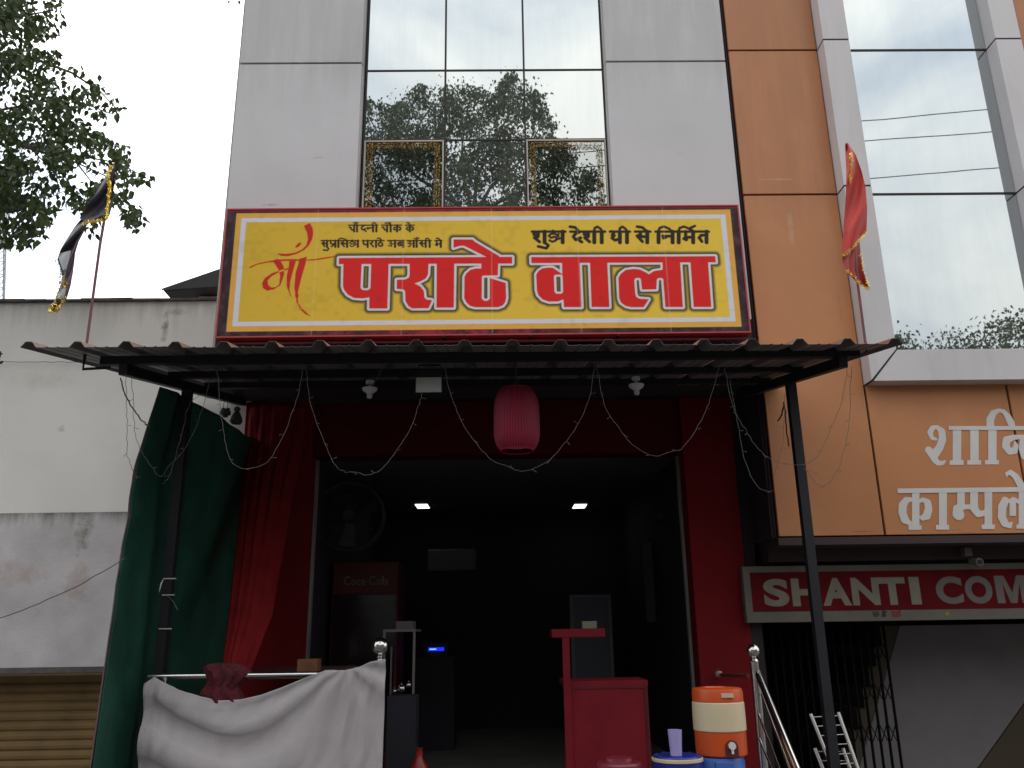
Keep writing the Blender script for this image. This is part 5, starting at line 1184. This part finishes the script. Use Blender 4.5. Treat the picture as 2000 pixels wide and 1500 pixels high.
ribbon('pale_lining', [[(190, 768), (272, 745)], [(175, 805), (262, 790)], [(190, 850), (250, 840)], [(208, 900), (232, 890)]], cr, Yq-.05, mat('pale_lining', (.42, .43, .45), .6), lf, .004)
ribbon('pale_lining', [[(185, 1045), (232, 1035)], [(172, 1090), (225, 1080)], [(165, 1115), (210, 1120)]], cr, Yq-.05, mat('pale_lining', (.42, .43, .45), .6), lf, .004)
tinsel([(588, 90), (552, 150), (570, 260), (556, 380), (542, 500)], cr, Yq-.06, lf, 1100, .005, .009)
tinsel([(365, 545), (420, 525), (525, 512)], cr, Yq-.06, lf, 1100, .005, .009)
tinsel([(205, 960), (230, 1020), (190, 1060), (160, 1130), (100, 1215), (150, 1220), (205, 1150), (235, 1060)], cr, Yq-.04, lf, 420, .007, .010)
tinsel([(165, 820), (200, 930), (180, 1050)], cr, Yq-.02, lf, 350, .006, .011, mat('dark_tinsel', (.18, .17, .14), .5, .4))
cr = (1400, 0, 2.143); Yq = 4.74
rfl = empty('red_flag', 'red pennant with gold tinsel edging, limp on its pole by the orange wall', 'flag', tuple(pt(1690, 664, Yq)))
MB().tube([pt(1693, 690, Yq), pt(1676, 560, Yq), pt(1660, 400, Yq), pt(1653, 283, Yq)], .008, 10).build('pole', pole_m, rfl, True)
rsat = mat('red_satin', (.52, .028, .018), .5, 0, .12, 8); rsat2 = mat('deep_red_satin', (.34, .015, .012), .5, 0, .12, 8)
ribbon('upper_cloth', [[(538, 600), (550, 598)], [(538, 650), (582, 648)], [(542, 720), (606, 715)], [(541, 790), (622, 780)], [(536, 880), (630, 870)], [(529, 960), (628, 925)], [(525, 1070), (626, 972)]], cr, Yq-.03, rsat, rfl)
ribbon('tail_cloth', [[(527, 1050), (598, 1010)], [(526, 1095), (602, 1060)], [(548, 1145), (610, 1120)], [(590, 1185), (624, 1165)], [(632, 1212), (641, 1208)]], cr, Yq, rsat2, rfl, .015)
tinsel([(562, 640), (562, 700), (558, 765)], cr, Yq-.06, rfl, 1500, .004, .008)
tinsel([(527, 1072), (560, 1045), (626, 973)], cr, Yq-.06, rfl, 1300, .004, .008)
tinsel([(535, 1125), (575, 1160), (600, 1192), (640, 1212)], cr, Yq-.03, rfl, 1000, .004, .008)
tinsel([(602, 1060), (615, 1130), (638, 1205)], cr, Yq-.03, rfl, 500, .004, .008)

# ------------------------------------------------------------------ trees
leafM = leaf_mesh('leaf')
def tree_branches(paths, name, parent, r0, r1):
    mb = MB()
    for P, ra, rb in paths:
        n = len(P); mb.tube(P, [ra+(rb-ra)*i/(n-1) for i in range(n)], 7)
    return mb.build(name, bark, parent, True)
lt = empty('street_tree', 'leafy tree reaching into the picture from the left, in front of the white sky', 'tree', (-6.4, 6.4, .15))
reg = [(-90, -60), (118, -60), (124, 35), (118, 78), (100, 78), (85, 60), (72, 95), (112, 95), (118, 112), (128, 128), (165, 123), (200, 145), (207, 175), (238, 192), (250, 238), (205, 240), (160, 208), (140, 222), (190, 250), (213, 270), (250, 285), (256, 330), (300, 338), (308, 355), (285, 376), (262, 355), (262, 388), (288, 432), (262, 455), (228, 395), (205, 410), (188, 460), (160, 455), (158, 425), (120, 400), (108, 384), (78, 372), (118, 412), (98, 425), (84, 470), (52, 482), (10, 478), (-90, 490)]
lp = []
clumps = []
while len(clumps) < 240:
    x, y = random.uniform(-80, 305), random.uniform(-55, 480)
    if in_poly_px(reg, x, y): clumps.append((x, y, random.uniform(5.7, 7.0)))
i = 0
while len(lp) < 7000:
    c = random.choice(clumps); x, y = c[0]+random.gauss(0, 17), c[1]+random.gauss(0, 15)
    if not in_poly_px(reg, x, y): continue
    core = max(0, 1-x/190)
    if random.random() > .62+.38*core: continue
    p = pt(x, y, c[2]+random.gauss(0, .18)); lp.append((p, random.uniform(.052, .078), rnd_leaf_rot(1.1)))
# the leaves seen singly at the edge of the crown are parts; the rest is one mass
edge = sorted(lp, key=lambda q: -q[0].x)[:280]; ids = set(id(q) for q in edge)
lm_ = leafM.copy(); lm_.name = 'leaf_single'; lm_.materials.append(leaf_a)
for (p, s_, e_) in edge:
    o = bpy.data.objects.new('leaf', lm_); COL.objects.link(o); o.parent = lt; o.location = p-lt.location; o.scale = (s_,)*3; o.rotation_euler = e_
scatter_leaves('crown', leafM, [q for q in lp if id(q) not in ids], leaf_a, lt, kind='stuff')
def pxpath(L_, Y): return [pt(x, y, Y+(k*.0)) for k, (x, y) in enumerate(L_)]
tk = Vector((-6.4, 6.4, 0))
brs = [([tk+Vector((0, 0, .15)), tk+Vector((.05, 0, 1.8)), tk+Vector((.2, 0, 3.4)), tk+Vector((.5, 0, 5.2)), tk+Vector((.8, 0, 8))], .2, .08)]
for L_, r_ in (([(-200, 40), (-40, 45), (50, 30), (105, 20)], .025), ([(-220, 150), (-40, 100), (60, 112), (140, 142), (195, 178), (235, 220)], .022), ([(-220, 330), (-40, 255), (60, 290), (150, 318), (190, 370)], .024), ([(-180, 250), (0, 215), (130, 190), (225, 225)], .015),
               ([(30, 280), (130, 300), (230, 318), (295, 352)], .010), ([(150, 318), (220, 350), (270, 430)], .007), ([(-100, 420), (0, 395), (50, 415), (75, 455)], .012), ([(60, 290), (110, 340), (128, 372), (100, 385)], .006), ([(100, 300), (160, 400), (185, 450)], .006), ([(-40, 100), (20, 60), (40, 0)], .01)):
    brs.append((pxpath(L_, 6.35), r_, .003))
brs.append(([tk+Vector((.1, 0, 3.0)), pt(-220, 330, 6.35)], .07, .03)); brs.append(([tk+Vector((.3, 0, 4.4)), pt(-220, 150, 6.35)], .06, .028)); brs.append(([tk+Vector((.45, 0, 5.0)), pt(-200, 40, 6.35)], .05, .027))
tree_branches(brs, 'trunk', lt, 0, 0)
# small low sprig at the left edge
sp = []
for k in range(16):
    x, y = -8+random.gauss(0, 12), 690+random.gauss(0, 12)
    sp.append((pt(x, y, 5.0), random.uniform(.03, .045), rnd_leaf_rot(1.2)))
scatter_leaves('low_sprig', leafM, sp, leaf_a, lt)
# small sprig at the roof edge top left of the facade
sp = []
for k, x in enumerate((437, 447, 455, 468, 474)): sp.append((pt(x, 3+random.uniform(-4, 2), 6.5), .05, rnd_leaf_rot(1.2)))
rs = empty('roof_sprig', 'few brown leaves dangling at the top left corner of the grey cladding', 'plant', tuple(pt(455, -5, 6.5)))
scatter_leaves('leaves', leafM, sp, mat('brown_leaf', (.12, .07, .045), .7), rs)
MB().tube([pt(430, -12, 6.5), pt(480, -14, 6.5)], .004, 6).build('stem', bark, rs)

# trees across the street (mirrored in the glazing, plus an unseen row blocking low sky)
def ptr(px, py, Yv, Yg=YG):
    p = pt(px, py, Yv); return Vector((p.x, 2*Yg-p.y, p.z))
def far_tree(label, reg, Yv, Yg, n, nclump, ls, trunk_px, branches, spread=12, dens=None, m=leaf_b, dy=1.2):
    base = ptr(trunk_px[0], trunk_px[1], Yv, Yg); o = empty('avenue_tree', label, 'tree', (base.x, base.y, 0), group='trees across the street')
    xs_ = [q[0] for q in reg]; ys_ = [q[1] for q in reg]; cl = []
    while len(cl) < nclump:
        x, y = random.uniform(min(xs_), max(xs_)), random.uniform(min(ys_), max(ys_))
        if in_poly_px(reg, x, y): cl.append((x, y, random.gauss(0, dy)))
    L_ = []
    while len(L_) < n:
        c = random.choice(cl); x, y = c[0]+random.gauss(0, spread), c[1]+random.gauss(0, spread)
        if not in_poly_px(reg, x, y) and random.random() > .12: continue
        p = ptr(x, y, Yv+c[2]+random.gauss(0, .25), Yg); L_.append((p, random.uniform(.8, 1.25)*ls, rnd_leaf_rot(1.0)))
    scatter_leaves('crown', leafM, L_, m, o, kind='stuff')
    br = [([Vector((base.x, base.y, 0)), base.lerp(Vector((base.x, base.y, 0)), .4), base], .24, .10)]
    for P in branches: br.append(([ptr(x, y, Yv, Yg) for x, y in P], .05, .012))
    tree_branches(br, 'trunk', o, 0, 0)
    return o
far_tree('tall peepal tree across the street mirrored in the central glazing',
         [(690, 195), (715, 190), (740, 196), (765, 205), (790, 185), (812, 160), (835, 165), (852, 178), (868, 160), (885, 162), (905, 158), (940, 168), (965, 180), (985, 145), (1002, 130), (1018, 150), (1042, 165), (1060, 185), (1075, 225), (1088, 240), (1080, 260), (1100, 275), (1140, 290), (1160, 320), (1190, 380), (1200, 470), (690, 470), (660, 300)],
         17.5, YG, 36000, 420, .088, (925, 440), [
         [(925, 440), (915, 380), (900, 330), (905, 250), (895, 190)], [(925, 430), (930, 350), (955, 290), (990, 230), (1005, 150)], [(920, 440), (870, 360), (835, 290), (815, 210)],
         [(925, 420), (960, 360), (1020, 310), (1060, 230)], [(900, 400), (820, 350), (760, 300), (720, 230)], [(935, 410), (1000, 380), (1080, 340), (1130, 310)], [(860, 350), (850, 260), (842, 200)]], 12)
def row_tree(label, x, y, h, rx, n, m=leaf_b, ls=.26, sg=.45, ncl=26):
    o = empty('avenue_tree', label, 'tree', (x, y, 0), group='trees across the street')
    cl = []
    for k in range(ncl):
        a_ = random.uniform(0, 6.28); q_ = random.random()**.5; zz_ = random.uniform(-1, 1)
        w_ = math.sqrt(max(0, 1-zz_*zz_)); cl.append(Vector((x+rx*q_*w_*math.cos(a_), y+rx*.7*q_*w_*math.sin(a_), h*.6+zz_*(h*.36))))
    L_ = []
    for k in range(n):
        c = random.choice(cl); p = c+Vector((random.gauss(0, sg*1.1), random.gauss(0, sg), random.gauss(0, sg*.85)))
        if p.z > h: p.z = h-random.random()*.4
        L_.append((p, random.uniform(.8, 1.3)*ls, rnd_leaf_rot(1.0)))
    scatter_leaves('crown', leafM, L_, m, o, kind='stuff')
    br = [([Vector((x, y, 0)), Vector((x+.1, y, h*.25)), Vector((x-.1, y, h*.55))], .2, .12)]
    for c in cl[:7]: br.append(([Vector((x, y, h*.35)), (Vector((x, y, h*.5))+c)/2, c], .07, .02))
    tree_branches(br, 'trunk', o, 0, 0)
for k, (x, h_, rx) in enumerate(((-15.5, 8.6, 2.6), (-11.5, 9.3, 2.8), (-7.2, 8.8, 2.7), (6.0, 7.6, 2.5), (10.2, 9.1, 3.0), (13.2, 9.7, 2.9), (16.2, 10.4, 2.9), (19.8, 10.8, 3.0))):  # row lengthened beyond the mirrored trees to keep low sky light off the shopfront
    row_tree(['leftmost', 'second', 'third', 'fourth', 'fifth', 'sixth', 'seventh', 'last'][k]+' rounded tree from the left along the far side of the street, in a row lengthened to block low sky', x, -8.2+(k % 3)*.5, h_, rx, 12000 if k in (4, 5, 6, 7) else 4200, ls=.10 if k in (4, 5, 6, 7) else .19, sg=.30 if k in (4, 5, 6, 7) else .45, ncl=75 if k in (4, 5, 6, 7) else 26)
# unseen low houses behind the trees, added to block low sky light
for k, (x0, x1, h_, c_) in enumerate(((-26, -13, 6.5, (.30, .27, .22)), (-12.6, -2.5, 7.2, (.22, .24, .26)), (-2.1, 8, 6.2, (.30, .22, .16)), (8.4, 17, 7.0, (.26, .26, .24)), (17.4, 30, 6.6, (.3, .26, .2)))):
    hs = empty('blocker_house', ('cream', 'slate', 'brown', 'grey', 'tan')[k]+' low house across the street behind the viewer, unseen, added to block low sky', 'house', (x0, -14, 0))
    hm = mat('house_paint_%d' % k, c_, .9, 0, .15, 1)
    bx('wall', hm, hs, x0, x1, -18, -14, 0, h_); bx('roof', concrete, hs, x0-.2, x1+.2, -18.2, -13.6, h_+.002, h_+.2)
    for fl_ in (0, 1):
        x = x0+.9
        while x < x1-1.6:
            MB().box(x, x+1.1, -13.99, -13.93, .9+fl_*3, 2.3+fl_*3).build('window', room_dark, hs); x += 2.3
# street wires mirrored in both glazings
def sw_pt(px, py, Yg): return ptr(px, py, 15.5, Yg)
for k, (pts_, lb) in enumerate((([(-200, 395), (600, 330), (950, 303), (1690, 236), (1925, 214), (2300, 180)], 'highest overhead street wire'),
                        ([(-200, 425), (600, 357), (950, 330), (1695, 275), (1935, 258), (2300, 228)], 'middle overhead street wire'),
                        ([(-200, 505), (600, 440), (950, 412), (1705, 348), (1945, 328), (2300, 300)], 'lowest overhead street wire'))):
    P = [sw_pt(x, y, FY) for x, y in pts_]
    MB().tube([P[0]+Vector((-4, 0, .3))]+P+[P[-1]+Vector((6, 0, .4))], .011, 6).build('overhead_wire', wire_dark, None, True, label=lb+' strung along the road behind the viewer', cat='wire', group='overhead street wires')

# telecom mast far left
mt = empty('lattice_mast', 'thin steel lattice mast far off at the left edge above the white wall', 'mast', tuple(pt(5, 585, 60)))
A_, B_, T_ = pt(-14, 600, 60), pt(8, 600, 60), pt(14, 400, 60); T0 = pt(4, 400, 60)
mm = mat('mast_grey', (.35, .35, .36), .6)
MB().tube([A_, T0], .06, 5).build('leg', mm, mt); MB().tube([B_, T_], .06, 5).build('leg', mm, mt); MB().tube([(A_+B_)/2+Vector((0, .6, 0)), (T0+T_)/2], .06, 5).build('leg', mm, mt)
for k in range(16):
    t0, t1 = k/16, (k+1)/16; MB().tube([A_.lerp(T0, t0), B_.lerp(T_, t1)], .03, 4).build('brace', mm, mt); MB().tube([A_.lerp(T0, t1), B_.lerp(T_, t1)], .03, 4).build('brace', mm, mt)
